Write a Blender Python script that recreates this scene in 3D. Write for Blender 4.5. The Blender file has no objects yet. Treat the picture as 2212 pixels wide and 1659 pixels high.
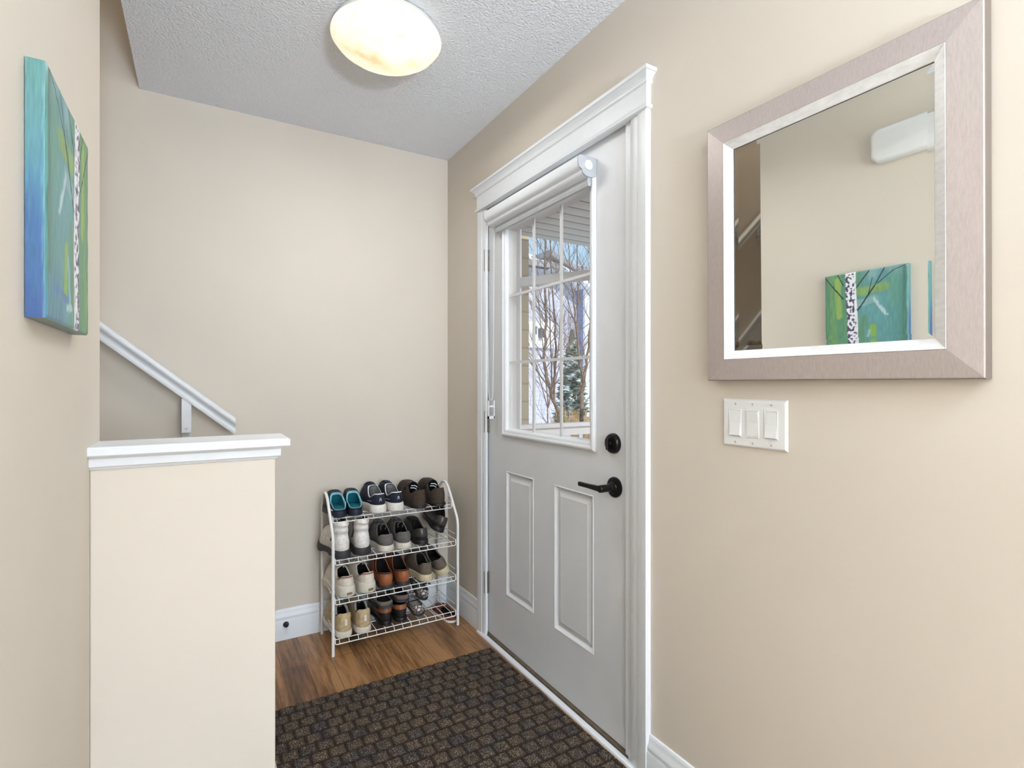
import bpy, math, random
from mathutils import Vector, Matrix, noise
PI = math.pi
SC = bpy.context.scene
COL = SC.collection
random.seed(7)

# ---------------------------------------------------------------- camera, world, lights, exposure
cam_d = bpy.data.cameras.new('camera'); cam_d.sensor_width = 36.0; cam_d.lens = 36.0*1139/2212
cam_d.clip_start = 0.02; cam_d.clip_end = 300
cam = bpy.data.objects.new('camera', cam_d); COL.objects.link(cam)
cam.location = (0, 0, 1.204); cam.rotation_euler = (PI/2, 0, -math.radians(30.54))
SC.camera = cam
vs = SC.view_settings
SC.display_settings.display_device = 'sRGB'
vs.view_transform = 'Standard'; vs.look = 'None'; vs.gamma = 1.0; vs.exposure = 0.43; vs.use_curve_mapping = False

def s2l(c):
    return tuple((x/255/12.92 if x/255 <= 0.04045 else ((x/255+0.055)/1.055)**2.4) for x in c)

w = bpy.data.worlds.new('sky'); SC.world = w; w.use_nodes = True
nt = w.node_tree; nt.nodes.clear()
wo = nt.nodes.new('ShaderNodeOutputWorld'); bg = nt.nodes.new('ShaderNodeBackground')
sky = nt.nodes.new('ShaderNodeTexSky'); sky.sky_type = 'NISHITA'; sky.sun_disc = False
sky.sun_elevation = math.radians(38); sky.sun_rotation = math.radians(140); sky.dust_density = 0.6; sky.ozone_density = 1.2
mixs = nt.nodes.new('ShaderNodeMix'); mixs.data_type = 'RGBA'; mixs.inputs[0].default_value = 0.75
mixs.inputs[7].default_value = (1.9, 3.0, 3.9, 1)
nt.links.new(sky.outputs[0], mixs.inputs[6]); nt.links.new(mixs.outputs[2], bg.inputs[0])
bg.inputs[1].default_value = 0.20
nt.links.new(bg.outputs[0], wo.inputs[0])

def area(name, loc, rot, sx, sy, power, rgb):
    l = bpy.data.lights.new(name, 'AREA'); l.shape = 'RECTANGLE'; l.size = sx; l.size_y = sy
    l.energy = power; l.color = rgb
    o = bpy.data.objects.new(name, l); COL.objects.link(o); o.location = loc; o.rotation_euler = rot
    return o
sun_l = bpy.data.lights.new('sun', 'SUN'); sun_l.energy = 2.6; sun_l.angle = math.radians(0.6); sun_l.color = (1, .96, .9)
sun = bpy.data.objects.new('sun', sun_l); COL.objects.link(sun)
sun.rotation_euler = Vector((0.06, 0.80, -0.56)).to_track_quat('-Z', 'Y').to_euler()
# added fill standing in for daylight of an assumed, unseen window behind the camera
area('window_fill', (1.55, -5.1, 1.45), (PI/2, 0, 0), 2.6, 1.9, 122, (0.62, 0.78, 1.0))
# added unseen fill lights: one over the hall, one upward to brighten the ceiling
area('hall_fill', (0.90, -0.8, 2.40), (0, 0, 0), 0.35, 0.35, 14, (0.77, 0.875, 1.0))
area('ceiling_fill', (0.4, -2.4, 1.0), (PI, 0, 0), 0.5, 0.5, 225, (0.74, 0.86, 1.0))
pl = bpy.data.lights.new('rear_fill', 'POINT'); pl.energy = 26; pl.shadow_soft_size = 0.2; pl.color = (0.80, 0.90, 1.0)  # added point fill behind the camera, not a known lamp
po = bpy.data.objects.new('rear_fill', pl); COL.objects.link(po); po.location = (0.95, -1.7, 1.10)
area('porch_fill', (3.3, 1.3, 2.38), (0, 0, 0), 0.3, 0.3, 60, (1.0, 0.98, 0.94))  # added fill to brighten the porch, no lamp known there
area('stairwell_fill', (-1.6, 2.2, 4.9), (0, 0, 0), 0.4, 0.4, 13, (1.0, 0.90, 0.78))  # added fill for the dark top of the stairwell

# ---------------------------------------------------------------- materials
def nodes(name):
    m = bpy.data.materials.new(name); m.use_nodes = True
    t = m.node_tree; t.nodes.clear()
    o = t.nodes.new('ShaderNodeOutputMaterial'); b = t.nodes.new('ShaderNodeBsdfPrincipled')
    t.links.new(b.outputs[0], o.inputs[0])
    return m, t, b, o
def coords(t, scale=(1,1,1), rot=(0,0,0), kind='Object'):
    tc = t.nodes.new('ShaderNodeTexCoord'); mp = t.nodes.new('ShaderNodeMapping')
    mp.inputs['Scale'].default_value = scale; mp.inputs['Rotation'].default_value = rot
    t.links.new(tc.outputs[kind], mp.inputs[0]); return mp.outputs[0]
def add_bump(t, b, h, strength, dist=0.002):
    bp = t.nodes.new('ShaderNodeBump'); bp.inputs['Strength'].default_value = strength; bp.inputs['Distance'].default_value = dist
    t.links.new(h, bp.inputs['Height']); t.links.new(bp.outputs[0], b.inputs['Normal'])
def ramp(t, fac, stops, interp='LINEAR'):
    r = t.nodes.new('ShaderNodeValToRGB'); r.color_ramp.interpolation = interp
    e = r.color_ramp.elements
    while len(e) < len(stops): e.new(0.5)
    for i, (p, c) in enumerate(stops):
        e[i].position = p; e[i].color = (*s2l(c), 1)
    t.links.new(fac, r.inputs[0]); return r.outputs[0]
def noise_n(t, vec, scale, detail=3, rough=0.5):
    n = t.nodes.new('ShaderNodeTexNoise'); n.inputs['Scale'].default_value = scale
    n.inputs['Detail'].default_value = detail; n.inputs['Roughness'].default_value = rough
    t.links.new(vec, n.inputs['Vector']); return n.outputs[0]
def mat(name, rgb, rough=0.5, metal=0.0, var=0.0, vscale=40, bump=0.0, bscale=200, bdist=0.001, spec=0.5, stretch=(1,1,1)):
    m, t, b, o = nodes(name)
    b.inputs['Roughness'].default_value = rough; b.inputs['Metallic'].default_value = metal
    b.inputs['Specular IOR Level'].default_value = spec
    v = coords(t, stretch)
    n = noise_n(t, v, vscale)
    lo = tuple(max(0, c*(1-var)) for c in rgb); hi = tuple(min(255, c*(1+var)) for c in rgb)
    t.links.new(ramp(t, n, [(0.3, lo), (0.7, hi)]), b.inputs['Base Color'])
    if bump: add_bump(t, b, noise_n(t, v, bscale, 4), bump, bdist)
    return m
WALL = (213, 203, 189)
M = {}
M['wall'] = mat('beige_wall_paint', WALL, 0.62, var=0.008, vscale=2, bump=0.10, bscale=260, bdist=0.0006, spec=0.3)
M['trim'] = mat('white_trim_paint', (222, 224, 226), 0.38, var=0.006, bump=0.03, bscale=60)
M['door'] = mat('white_door_paint', (217, 218, 220), 0.42, var=0.01, vscale=6, bump=0.04, bscale=50)
M['plastic'] = mat('white_plastic', (228, 228, 226), 0.35, var=0.005)
M['rubber'] = mat('grey_rubber', (70, 66, 60), 0.6, var=0.1)
M['sill'] = mat('dark_sill', (96, 84, 68), 0.5, var=0.1)
M['black_metal'] = mat('blackened_bronze', (30, 28, 27), 0.28, metal=0.6, var=0.15)
M['steel'] = mat('brushed_nickel', (112, 106, 97), 0.45, metal=0.5, var=0.12)
M['wire'] = mat('white_enamelled_wire', (232, 230, 226), 0.35, var=0.01)
M['black'] = mat('black_rubber', (20, 20, 21), 0.5, var=0.2)
M['blind'] = mat('white_blind_fabric', (218, 220, 222), 0.5, var=0.01, bump=0.1, bscale=400)
M['blind_grey'] = mat('grey_blind_shade', (178, 180, 183), 0.6, var=0.02)
M['clear_white'] = mat('translucent_white_plastic', (226, 228, 228), 0.25)
M['snow'] = mat('snow', (236, 240, 246), 0.7, var=0.03, vscale=3, bump=0.4, bscale=6, bdist=0.05)
M['bark'] = mat('winter_bark', (120, 100, 86), 0.9, var=0.25, vscale=25, bump=0.4, bscale=60, bdist=0.01)
M['post'] = mat('exterior_white', (232, 234, 238), 0.5, var=0.01)
M['grass'] = mat('dry_grass', (190, 158, 112), 0.8, var=0.2, vscale=30)
M['shrub'] = mat('russet_shrub', (140, 118, 100), 0.9, var=0.3, vscale=30)
M['roof'] = mat('asphalt_roof', (150, 150, 156), 0.9, var=0.12, vscale=20)
M['far_white'] = mat('house_white_trim', (236, 238, 242), 0.6)
M['far_glass'] = mat('house_dark_glass', (70, 78, 88), 0.15)

# ceiling
m, t, b, o = nodes('stippled_ceiling'); M['ceiling'] = m
b.inputs['Roughness'].default_value = 0.9; b.inputs['Base Color'].default_value = (*s2l((244, 247, 252)), 1)
v = coords(t); vo = t.nodes.new('ShaderNodeTexVoronoi'); vo.inputs['Scale'].default_value = 105; t.links.new(v, vo.inputs['Vector'])
nn = noise_n(t, v, 130, 5, 0.6)
mx = t.nodes.new('ShaderNodeMath'); mx.operation = 'MULTIPLY_ADD'; mx.inputs[1].default_value = -0.45
t.links.new(vo.outputs['Distance'], mx.inputs[0]); t.links.new(nn, mx.inputs[2])
add_bump(t, b, mx.outputs[0], 0.9, 0.008)

# laminate floor, boards run along Y
m, t, b, o = nodes('laminate_boards'); M['floor'] = m
b.inputs['Roughness'].default_value = 0.34
v = coords(t, (1,1,1), (0,0,PI/2))
br = t.nodes.new('ShaderNodeTexBrick'); br.offset = 0.37; br.inputs['Scale'].default_value = 1.0
br.inputs['Brick Width'].default_value = 1.2; br.inputs['Row Height'].default_value = 0.098; br.inputs['Mortar Size'].default_value = 0.0009
br.inputs['Color1'].default_value = (0,0,0,1); br.inputs['Color2'].default_value = (1,1,1,1); br.inputs['Mortar'].default_value = (0.5,0.5,0.5,1)
t.links.new(v, br.inputs['Vector'])
v2 = coords(t, (17, 1.6, 1)); n1 = noise_n(t, v2, 1.0, 6, 0.72)
v3 = coords(t, (60, 2.6, 1)); n2 = noise_n(t, v3, 1.0, 5, 0.6)
a1 = t.nodes.new('ShaderNodeMath'); a1.operation = 'MULTIPLY_ADD'; a1.inputs[1].default_value = 0.15
t.links.new(br.outputs['Color'], a1.inputs[0]); t.links.new(n1, a1.inputs[2])
a2 = t.nodes.new('ShaderNodeMath'); a2.operation = 'MULTIPLY_ADD'; a2.inputs[1].default_value = 0.42
t.links.new(n2, a2.inputs[0]); t.links.new(a1.outputs[0], a2.inputs[2])
c = ramp(t, a2.outputs[0], [(0.50, (40, 25, 15)), (0.60, (86, 56, 34)), (0.72, (116, 80, 50)), (0.86, (160, 118, 76))])
mm = t.nodes.new('ShaderNodeMix'); mm.data_type = 'RGBA'; mm.inputs[7].default_value = (*s2l((52, 32, 18)), 1)
t.links.new(br.outputs['Fac'], mm.inputs[0]); t.links.new(c, mm.inputs[6]); t.links.new(mm.outputs[2], b.inputs['Base Color'])
add_bump(t, b, n2, 0.12, 0.001)

# door mat
m, t, b, o = nodes('flecked_mat_pile'); M['mat'] = m
b.inputs['Roughness'].default_value = 0.95; b.inputs['Specular IOR Level'].default_value = 0.1
v = coords(t); n1 = noise_n(t, v, 330, 2, 0.8); n2 = noise_n(t, v, 14, 2)
fleck = ramp(t, n1, [(0.36, (34, 30, 28)), (0.48, (66, 60, 56)), (0.57, (118, 110, 102)), (0.68, (186, 176, 164))])
hue = ramp(t, n2, [(0.35, (205, 205, 215)), (0.5, (240, 228, 214)), (0.62, (250, 234, 214))])
ml = t.nodes.new('ShaderNodeMix'); ml.data_type = 'RGBA'; ml.blend_type = 'MULTIPLY'; ml.inputs[0].default_value = 1
t.links.new(fleck, ml.inputs[6]); t.links.new(hue, ml.inputs[7])
at = t.nodes.new('ShaderNodeAttribute'); at.attribute_name = 'weave'
ml2 = t.nodes.new('ShaderNodeMix'); ml2.data_type = 'RGBA'; ml2.inputs[6].default_value = (*s2l((42, 35, 31)), 1)
t.links.new(at.outputs['Fac'], ml2.inputs[0]); t.links.new(ml.outputs[2], ml2.inputs[7])
t.links.new(ml2.outputs[2], b.inputs['Base Color']); add_bump(t, b, n1, 0.6, 0.003)

# glass: clear pane with fresnel reflection
m, t, b, o = nodes('window_glass'); M['glass'] = m; t.nodes.remove(b)
tr = t.nodes.new('ShaderNodeBsdfTransparent'); gl = t.nodes.new('ShaderNodeBsdfGlossy'); gl.inputs['Roughness'].default_value = 0.0
lw = t.nodes.new('ShaderNodeLayerWeight'); lw.inputs[0].default_value = 0.5; ms = t.nodes.new('ShaderNodeMixShader')
pw = t.nodes.new('ShaderNodeMath'); pw.operation = 'POWER'; pw.inputs[1].default_value = 5.0; t.links.new(lw.outputs['Facing'], pw.inputs[0])
sc_ = t.nodes.new('ShaderNodeMath'); sc_.operation = 'MULTIPLY_ADD'; sc_.inputs[1].default_value = 0.9; sc_.inputs[2].default_value = 0.02; t.links.new(pw.outputs[0], sc_.inputs[0])
t.links.new(sc_.outputs[0], ms.inputs[0]); t.links.new(tr.outputs[0], ms.inputs[1]); t.links.new(gl.outputs[0], ms.inputs[2])
t.links.new(ms.outputs[0], o.inputs[0])
# mirror
m, t, b, o = nodes('silvered_glass'); M['mirror'] = m
b.inputs['Metallic'].default_value = 1; b.inputs['Roughness'].default_value = 0.0; b.inputs['Base Color'].default_value = (0.93, 0.945, 0.92, 1)
# frame finishes
def brushed(name, rgb, stretch, rough, metal):
    m, t, b, o = nodes(name); v = coords(t, stretch)
    n = noise_n(t, v, 1.0, 4, 0.6); t.links.new(ramp(t, n, [(0.3, tuple(c*0.955 for c in rgb)), (0.7, tuple(min(255, c*1.03) for c in rgb))]), b.inputs['Base Color'])
    b.inputs['Metallic'].default_value = metal; b.inputs['Roughness'].default_value = rough; add_bump(t, b, n, 0.02, 0.0003); return m
M['frame_out'] = brushed('champagne_frame', (184, 172, 166), (300, 300, 60), 0.4, 0.25)
M['frame_in'] = brushed('silver_frame', (230, 229, 227), (40, 40, 120), 0.3, 0.2)
M['shaded_edge'] = mat('taupe_shaded_edge', (104, 92, 82), 0.6)  # dark tone puts shade into the colour of the frame's outer edge
# lamp bowl: alabaster glass, lit
m, t, b, o = nodes('alabaster_glass'); M['bowl'] = m
v = coords(t); n = noise_n(t, v, 9, 4, 0.6)
cc = ramp(t, n, [(0.38, (255, 248, 228)), (0.55, (252, 238, 204)), (0.70, (226, 204, 160))])
t.links.new(cc, b.inputs['Base Color']); b.inputs['Roughness'].default_value = 0.25
t.links.new(cc, b.inputs['Emission Color']); b.inputs['Emission Strength'].default_value = 0.52
M['pan'] = mat('lamp_pan', (225, 222, 212), 0.4)
# siding
def siding(name, rgb, pitch=0.11):
    m, t, b, o = nodes(name); v = coords(t)
    sx = t.nodes.new('ShaderNodeSeparateXYZ'); t.links.new(v, sx.inputs[0])
    d = t.nodes.new('ShaderNodeMath'); d.operation = 'DIVIDE'; d.inputs[1].default_value = pitch
    fr_ = t.nodes.new('ShaderNodeMath'); fr_.operation = 'FRACT'; t.links.new(sx.outputs[2], d.inputs[0]); t.links.new(d.outputs[0], fr_.inputs[0])
    t.links.new(ramp(t, fr_.outputs[0], [(0.0, tuple(c*0.80 for c in rgb)), (0.14, rgb), (1.0, tuple(min(255, c*1.02) for c in rgb))]), b.inputs['Base Color'])
    b.inputs['Roughness'].default_value = 0.7; return m
M['side_pale'] = siding('pale_lavender_siding', (190, 190, 204), 0.15)
M['side_blue'] = siding('slate_blue_siding', (140, 150, 184), 0.15)
M['side_beige'] = siding('tan_siding', (184, 174, 150), 0.15)
# soffit boards run along X
m, t, b, o = nodes('soffit_boards'); M['soffit'] = m; v = coords(t)
sx = t.nodes.new('ShaderNodeSeparateXYZ'); t.links.new(v, sx.inputs[0])
d = t.nodes.new('ShaderNodeMath'); d.operation = 'DIVIDE'; d.inputs[1].default_value = 0.13; fr_ = t.nodes.new('ShaderNodeMath'); fr_.operation = 'FRACT'
t.links.new(sx.outputs[1], d.inputs[0]); t.links.new(d.outputs[0], fr_.inputs[0])
t.links.new(ramp(t, fr_.outputs[0], [(0, (128, 128, 128)), (0.10, (140, 140, 140)), (0.16, (206, 204, 200)), (1, (222, 220, 216))]), b.inputs['Base Color'])
b.inputs['Roughness'].default_value = 0.7
# spruce
m, t, b, o = nodes('snowy_spruce'); M['spruce'] = m; v = coords(t)
t.links.new(ramp(t, noise_n(t, v, 7, 4), [(0.38, (72, 88, 78)), (0.52, (122, 138, 126)), (0.62, (222, 228, 232))]), b.inputs['Base Color']); b.inputs['Roughness'].default_value = 0.9
# carpet of the stair
M['carpet'] = mat('taupe_carpet', (158, 142, 126), 0.95, var=0.22, vscale=30, bump=0.6, bscale=500, bdist=0.003)
# vertex-coloured paint of the canvas
m, t, b, o = nodes('oil_paint'); M['paint'] = m
at = t.nodes.new('ShaderNodeAttribute'); at.attribute_name = 'pigment'; t.links.new(at.outputs['Color'], b.inputs['Base Color'])
b.inputs['Roughness'].default_value = 0.4; add_bump(t, b, noise_n(t, coords(t, (1, 1, 0.25)), 150, 4), 0.35, 0.001)
# shoe materials
def sm(k, rgb, rough=0.7, var=0.08, bump=0.15, bscale=500, spec=0.4, vscale=60):
    M[k] = mat(k, rgb, rough, var=var, vscale=vscale, bump=bump, bscale=bscale, spec=spec)
sm('navy_foam', (24, 32, 46), 0.55); sm('teal_lining', (26, 104, 118), 0.6); sm('aqua_lining', (116, 172, 186), 0.6)
sm('navy_knit', (34, 38, 52), 0.85, bump=0.4); sm('white_foam', (222, 216, 206), 0.6, var=0.03); sm('white_piping', (225, 226, 230), 0.6)
sm('grey_lining', (150, 148, 146), 0.9); sm('brown_nubuck', (66, 53, 44), 0.85); sm('dark_lining', (26, 22, 20), 0.9)
sm('white_leather', (218, 212, 204), 0.45, bump=0.6, bscale=45); sm('dark_sole', (52, 49, 50), 0.6); sm('grey_canvas', (104, 98, 96), 0.9, bump=0.5)
sm('cream_rubber', (208, 200, 184), 0.6, var=0.03); sm('black_leather', (36, 32, 31), 0.35); sm('olive_leather', (62, 60, 54), 0.3)
sm('cream_leather', (216, 206, 188), 0.6, var=0.04); sm('rose_lining', (150, 106, 98), 0.9); sm('pale_gum', (198, 184, 150), 0.6, var=0.04)
sm('cognac_leather', (150, 88, 54), 0.4, var=0.12, vscale=20); sm('taupe_suede', (104, 92, 80), 0.95, bump=0.5); sm('beige_knit', (188, 166, 128), 0.9, bump=0.6, bscale=160)
sm('tan_patch', (140, 122, 92), 0.7); sm('grey_felt', (108, 98, 90), 0.95); sm('russet_leather', (120, 62, 44), 0.5)
m, t, b, o = nodes('snake_print'); M['snake_print'] = m; v = coords(t); vo = t.nodes.new('ShaderNodeTexVoronoi'); vo.inputs['Scale'].default_value = 60; vo.feature = 'DISTANCE_TO_EDGE'
t.links.new(v, vo.inputs['Vector']); t.links.new(ramp(t, vo.outputs[0], [(0.04, (52, 46, 46)), (0.12, (150, 140, 136)), (0.3, (222, 214, 206))]), b.inputs['Base Color']); b.inputs['Roughness'].default_value = 0.4

# ---------------------------------------------------------------- mesh helpers
class MB:
    def __init__(s): s.v = []; s.f = []
    def add(s, vs_, fs):
        n = len(s.v); s.v += [tuple(p) for p in vs_]; s.f += [tuple(i+n for i in f) for f in fs]; return s
    def box(s, x0, x1, y0, y1, z0, z1):
        return s.add([(x0,y0,z0),(x1,y0,z0),(x1,y1,z0),(x0,y1,z0),(x0,y0,z1),(x1,y0,z1),(x1,y1,z1),(x0,y1,z1)],
                     [(3,2,1,0),(4,5,6,7),(0,1,5,4),(1,2,6,5),(2,3,7,6),(3,0,4,7)])
    def loft(s, loops, closed=True, caps=True):
        n = len(loops[0]); vs_ = [p for l in loops for p in l]; fs = []
        for i in range(len(loops)-1):
            for j in range(n if closed else n-1):
                a = i*n+j; b_ = i*n+(j+1) % n
                fs.append((a, b_, b_+n, a+n))
        if caps and closed:
            fs.append(tuple(reversed(range(n)))); fs.append(tuple(range((len(loops)-1)*n, len(loops)*n)))
        return s.add(vs_, fs)
    def rects(s, x0, x1, y0, y1, levels):
        """stacked footprints (z, ex_low, ex_high, ey_low, ey_high)"""
        L = []
        for (z, a, b_, c_, d_) in levels:
            L.append([(x0-a, y0-c_, z), (x1+b_, y0-c_, z), (x1+b_, y1+d_, z), (x0-a, y1+d_, z)])
        return s.loft(L)
    def tube(s, pts, r, n=8, closed=False):
        pts = [Vector(p) for p in pts]; rs = r if isinstance(r, (list, tuple)) else [r]*len(pts)
        loops = []; up = None
        for i, p in enumerate(pts):
            if closed: d = pts[(i+1) % len(pts)]-pts[i-1]
            else: d = pts[min(i+1, len(pts)-1)]-pts[max(i-1, 0)]
            if d.length < 1e-9: d = Vector((0,0,1))
            d.normalize()
            if up is None:
                up = Vector((0,0,1)) if abs(d.z) < 0.9 else Vector((1,0,0))
            a = d.cross(up)
            if a.length < 1e-6: a = d.orthogonal()
            a.normalize(); b_ = a.cross(d).normalized(); up = b_
            loops.append([p+(a*math.cos(2*PI*k/n)+b_*math.sin(2*PI*k/n))*rs[i] for k in range(n)])
        if closed: loops.append(loops[0]); return s.loft(loops, caps=False)
        return s.loft(loops)
    def lathe(s, prof, c=(0,0,0), axis='z', n=40):
        loops = []
        for (r, h) in prof:
            l = []
            for k in range(n):
                a = 2*PI*k/n; x, y = r*math.cos(a), r*math.sin(a)
                if axis == 'z': p = (c[0]+x, c[1]+y, c[2]+h)
                elif axis == 'x': p = (c[0]-h, c[1]+x, c[2]+y)
                else: p = (c[0]+x, c[1]-h, c[2]+y)
                l.append(p)
            loops.append(l)
        return s.loft(loops)
    def prism(s, prof, a0, a1, axis):
        """closed 2D profile swept along axis: x -> (y,z), y -> (x,z), z -> (x,y)"""
        f = {'x': lambda p, a: (a, p[0], p[1]), 'y': lambda p, a: (p[0], a, p[1]), 'z': lambda p, a: (p[0], p[1], a)}[axis]
        return s.loft([[f(p, a0) for p in prof], [f(p, a1) for p in prof]])
    def rings(s, y0, y1, z0, z1, prof, fill=True):
        """nested rectangles in a plane of constant x: (inset, x)"""
        L = [[(x, y0+i, z0+i), (x, y1-i, z0+i), (x, y1-i, z1-i), (x, y0+i, z1-i)] for (i, x) in prof]
        n = len(L); vs_ = [p for l in L for p in l]; fs = []
        for i in range(n-1):
            for j in range(4):
                a = i*4+j; b_ = i*4+(j+1) % 4; fs.append((a, b_, b_+4, a+4))
        if fill: fs.append(tuple(range((n-1)*4, n*4)))
        return s.add(vs_, fs)
    def build(s, name, m, parent=None, smooth=False, bevel=0, auto=None):
        me = bpy.data.meshes.new(name); me.from_pydata(s.v, [], s.f); me.update()
        import bmesh
        bm = bmesh.new(); bm.from_mesh(me); bmesh.ops.recalc_face_normals(bm, faces=bm.faces); bm.to_mesh(me); bm.free()
        o_ = bpy.data.objects.new(name, me); COL.objects.link(o_)
        me.materials.append(M[m] if isinstance(m, str) else m)
        if smooth:
            for p in me.polygons: p.use_smooth = True
            me.set_sharp_from_angle(angle=math.radians(auto or 40))
        if bevel:
            bv = o_.modifiers.new('bevel', 'BEVEL'); bv.width = bevel; bv.segments = 2; bv.limit_method = 'ANGLE'; bv.angle_limit = math.radians(40)
        if parent: o_.parent = parent
        return o_
def tag(o_, label=None, cat=None, group=None, kind=None):
    if label: o_['label'] = label
    if cat: o_['category'] = cat
    if group: o_['group'] = group
    if kind: o_['kind'] = kind
    return o_
def thing(name, label, cat, loc=(0,0,0), rot=(0,0,0), group=None):
    o_ = bpy.data.objects.new(name, None); COL.objects.link(o_); o_.location = loc; o_.rotation_euler = rot
    o_.empty_display_size = 0.05
    return tag(o_, label, cat, group)
def struct(o_, label, cat):
    return tag(o_, label, cat, None, 'structure')
def sm01(x, a, b_):
    t_ = max(0, min(1, (x-a)/(b_-a))); return t_*t_*(3-2*t_)

# ---------------------------------------------------------------- the room
XR = 1.177; XL = -0.222; YB = 2.695; ZC = 2.44
struct(MB().box(-4.2, 5.2, -5.4, YB+0.12, -0.12, 0).build('floor', 'floor'), 'brown wood-look laminate floor of the entry', 'floor')
struct(MB().box(XL, 5.2, -5.4, YB+0.0, ZC, ZC+0.25).box(-4.2, XL, -5.4, 1.56, ZC, ZC+0.25).build('ceiling', 'ceiling'), 'white stippled ceiling over the entry', 'ceiling')
struct(MB().box(-4.2, XR+0.16, YB, YB+0.12, 0, 5.0).build('wall_back', 'wall'), 'beige wall behind the shoe rack and handrail', 'wall')
DY0, DY1, DZ = 1.262, 2.252, 2.075
struct(MB().box(XR, XR+0.16, -0.75, DY0, 0, ZC).box(XR, XR+0.16, DY0, DY1, DZ, ZC).box(XR, XR+0.16, DY1, YB, 0, ZC).build('wall_right', 'wall'),
       'beige wall with the front door and mirror', 'wall')
struct(MB().box(XL-0.12, XL, -5.3, 1.69, 0, ZC).build('wall_left', 'wall'), 'beige wall with the birch painting', 'wall')
struct(MB().box(XL, 0.173, 1.55, 1.665, 0, 1.012).build('wall_half', 'wall', bevel=0.003), 'low beige half wall in front of the stairs', 'wall')
struct(MB().box(-4.2, XL-0.12, 1.57, 1.69, 0, 5.0).box(XL-0.12, XL, 1.57, 1.69, ZC+0.001, 5.0).box(XL, XL+0.12, 1.57, YB, ZC+0.252, 5.0).build('wall_stair', 'wall'), 'beige wall on the hidden side of the stairwell', 'wall')
struct(MB().box(-4.3, XL+0.12, 1.57, YB+0.12, 5.0, 5.1).build('ceiling_stairwell', 'ceiling'), 'white ceiling at the top of the stairwell', 'ceiling')
# the room behind the camera that the daylight comes from
struct(MB().box(XL-0.12, 0.1, -5.42, -5.3, 0, ZC).box(3.0, 5.2, -5.42, -5.3, 0, ZC).box(0.1, 3.0, -5.42, -5.3, 0, 0.4).box(0.1, 3.0, -5.42, -5.3, 2.42, ZC).build('wall_front', 'wall'), 'beige wall with the living room window', 'wall')
struct(MB().box(5.2, 5.32, -5.42, -0.63, 0, ZC).box(XR+0.16, 5.2, -0.75, -0.63, 0, ZC).build('wall_side', 'wall'), 'beige walls of the living room', 'wall')
wf = struct(thing('window_1', 'assumed living room window, unseen behind the viewer', 'window', (0, -5.36, 0)), 'assumed living room window, unseen behind the viewer', 'window')  # assumed window, out of view, added for the daylight fill
g = MB()
for (a0, a1, b0, b1) in ((0.1, 3.0, 0.4, 0.46), (0.1, 3.0, 2.36, 2.42), (0.1, 0.16, 0.46, 2.36), (2.94, 3.0, 0.46, 2.36), (1.52, 1.58, 0.46, 2.36)):
    g.box(a0, a1, -0.04, 0.04, b0, b1)
g.build('window_frame', 'trim', wf)
MB().box(0.16, 1.52, -0.003, 0.003, 0.46, 2.36).box(1.58, 2.94, -0.003, 0.003, 0.46, 2.36).build('pane', 'glass', wf)

# half-wall cap with its moulding
g = MB(); cx0, cx1, cy0, cy1 = XL, 0.173, 1.55, 1.665
g.rects(cx0, cx1, cy0, cy1, [(1.004, 0, 0.004, 0.004, 0.002), (1.010, 0, 0.008, 0.008, 0.004), (1.012, 0, 0.012, 0.013, 0.008), (1.030, 0, 0.013, 0.014, 0.010), (1.037, 0, 0.018, 0.018, 0.014)])
g.rects(cx0, cx1, cy0, cy1, [(1.037, 0, 0.030, 0.030, 0.019), (1.040, 0, 0.033, 0.033, 0.021), (1.056, 0, 0.033, 0.033, 0.021), (1.059, 0, 0.030, 0.030, 0.019)])
struct(g.build('trim_1', 'trim'), 'white wooden cap on top of the half wall', 'trim')

# baseboards
def base_prof():
    return [(0, 0), (0.016, 0), (0.016, 0.088), (0.0145, 0.092), (0.0135, 0.097), (0.0145, 0.102), (0.0140, 0.108), (0.010, 0.118), (0.0075, 0.128), (0.0065, 0.137), (0.004, 0.141), (0, 0.142)]
g = MB().prism([(YB-a, z) for a, z in base_prof()], 0.09, XR, 'x')
struct(g.build('baseboard_back', 'trim', smooth=True, auto=30), 'white baseboard along the wall behind the shoe rack', 'baseboard')
g = MB().prism([(XR-a, z) for a, z in base_prof()], 2.302, YB-0.016, 'y')
struct(g.build('baseboard_right', 'trim', smooth=True, auto=30), 'short white baseboard between shoe rack corner and door casing', 'baseboard')
g = MB().prism([(XR-a, z) for a, z in base_prof()], -0.75, 1.168, 'y')
struct(g.build('baseboard_mirror_side', 'trim', smooth=True, auto=30), 'white baseboard on the wall below the mirror', 'baseboard')
g = MB().prism([(XL+a, z) for a, z in base_prof()], -5.3, 1.55, 'y')
struct(g.build('baseboard_left', 'trim', smooth=True, auto=30), 'white baseboard below the birch painting', 'baseboard')
g = MB().prism([(1.55-a, z) for a, z in base_prof()], XL+0.016, 0.173+0.016, 'x').prism([(0.173+a, z) for a, z in base_prof()], 1.55-0.016, 1.665, 'y')
struct(g.build('baseboard_half_wall', 'trim', smooth=True, auto=30), 'white baseboard at the foot of the half wall', 'baseboard')

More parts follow.
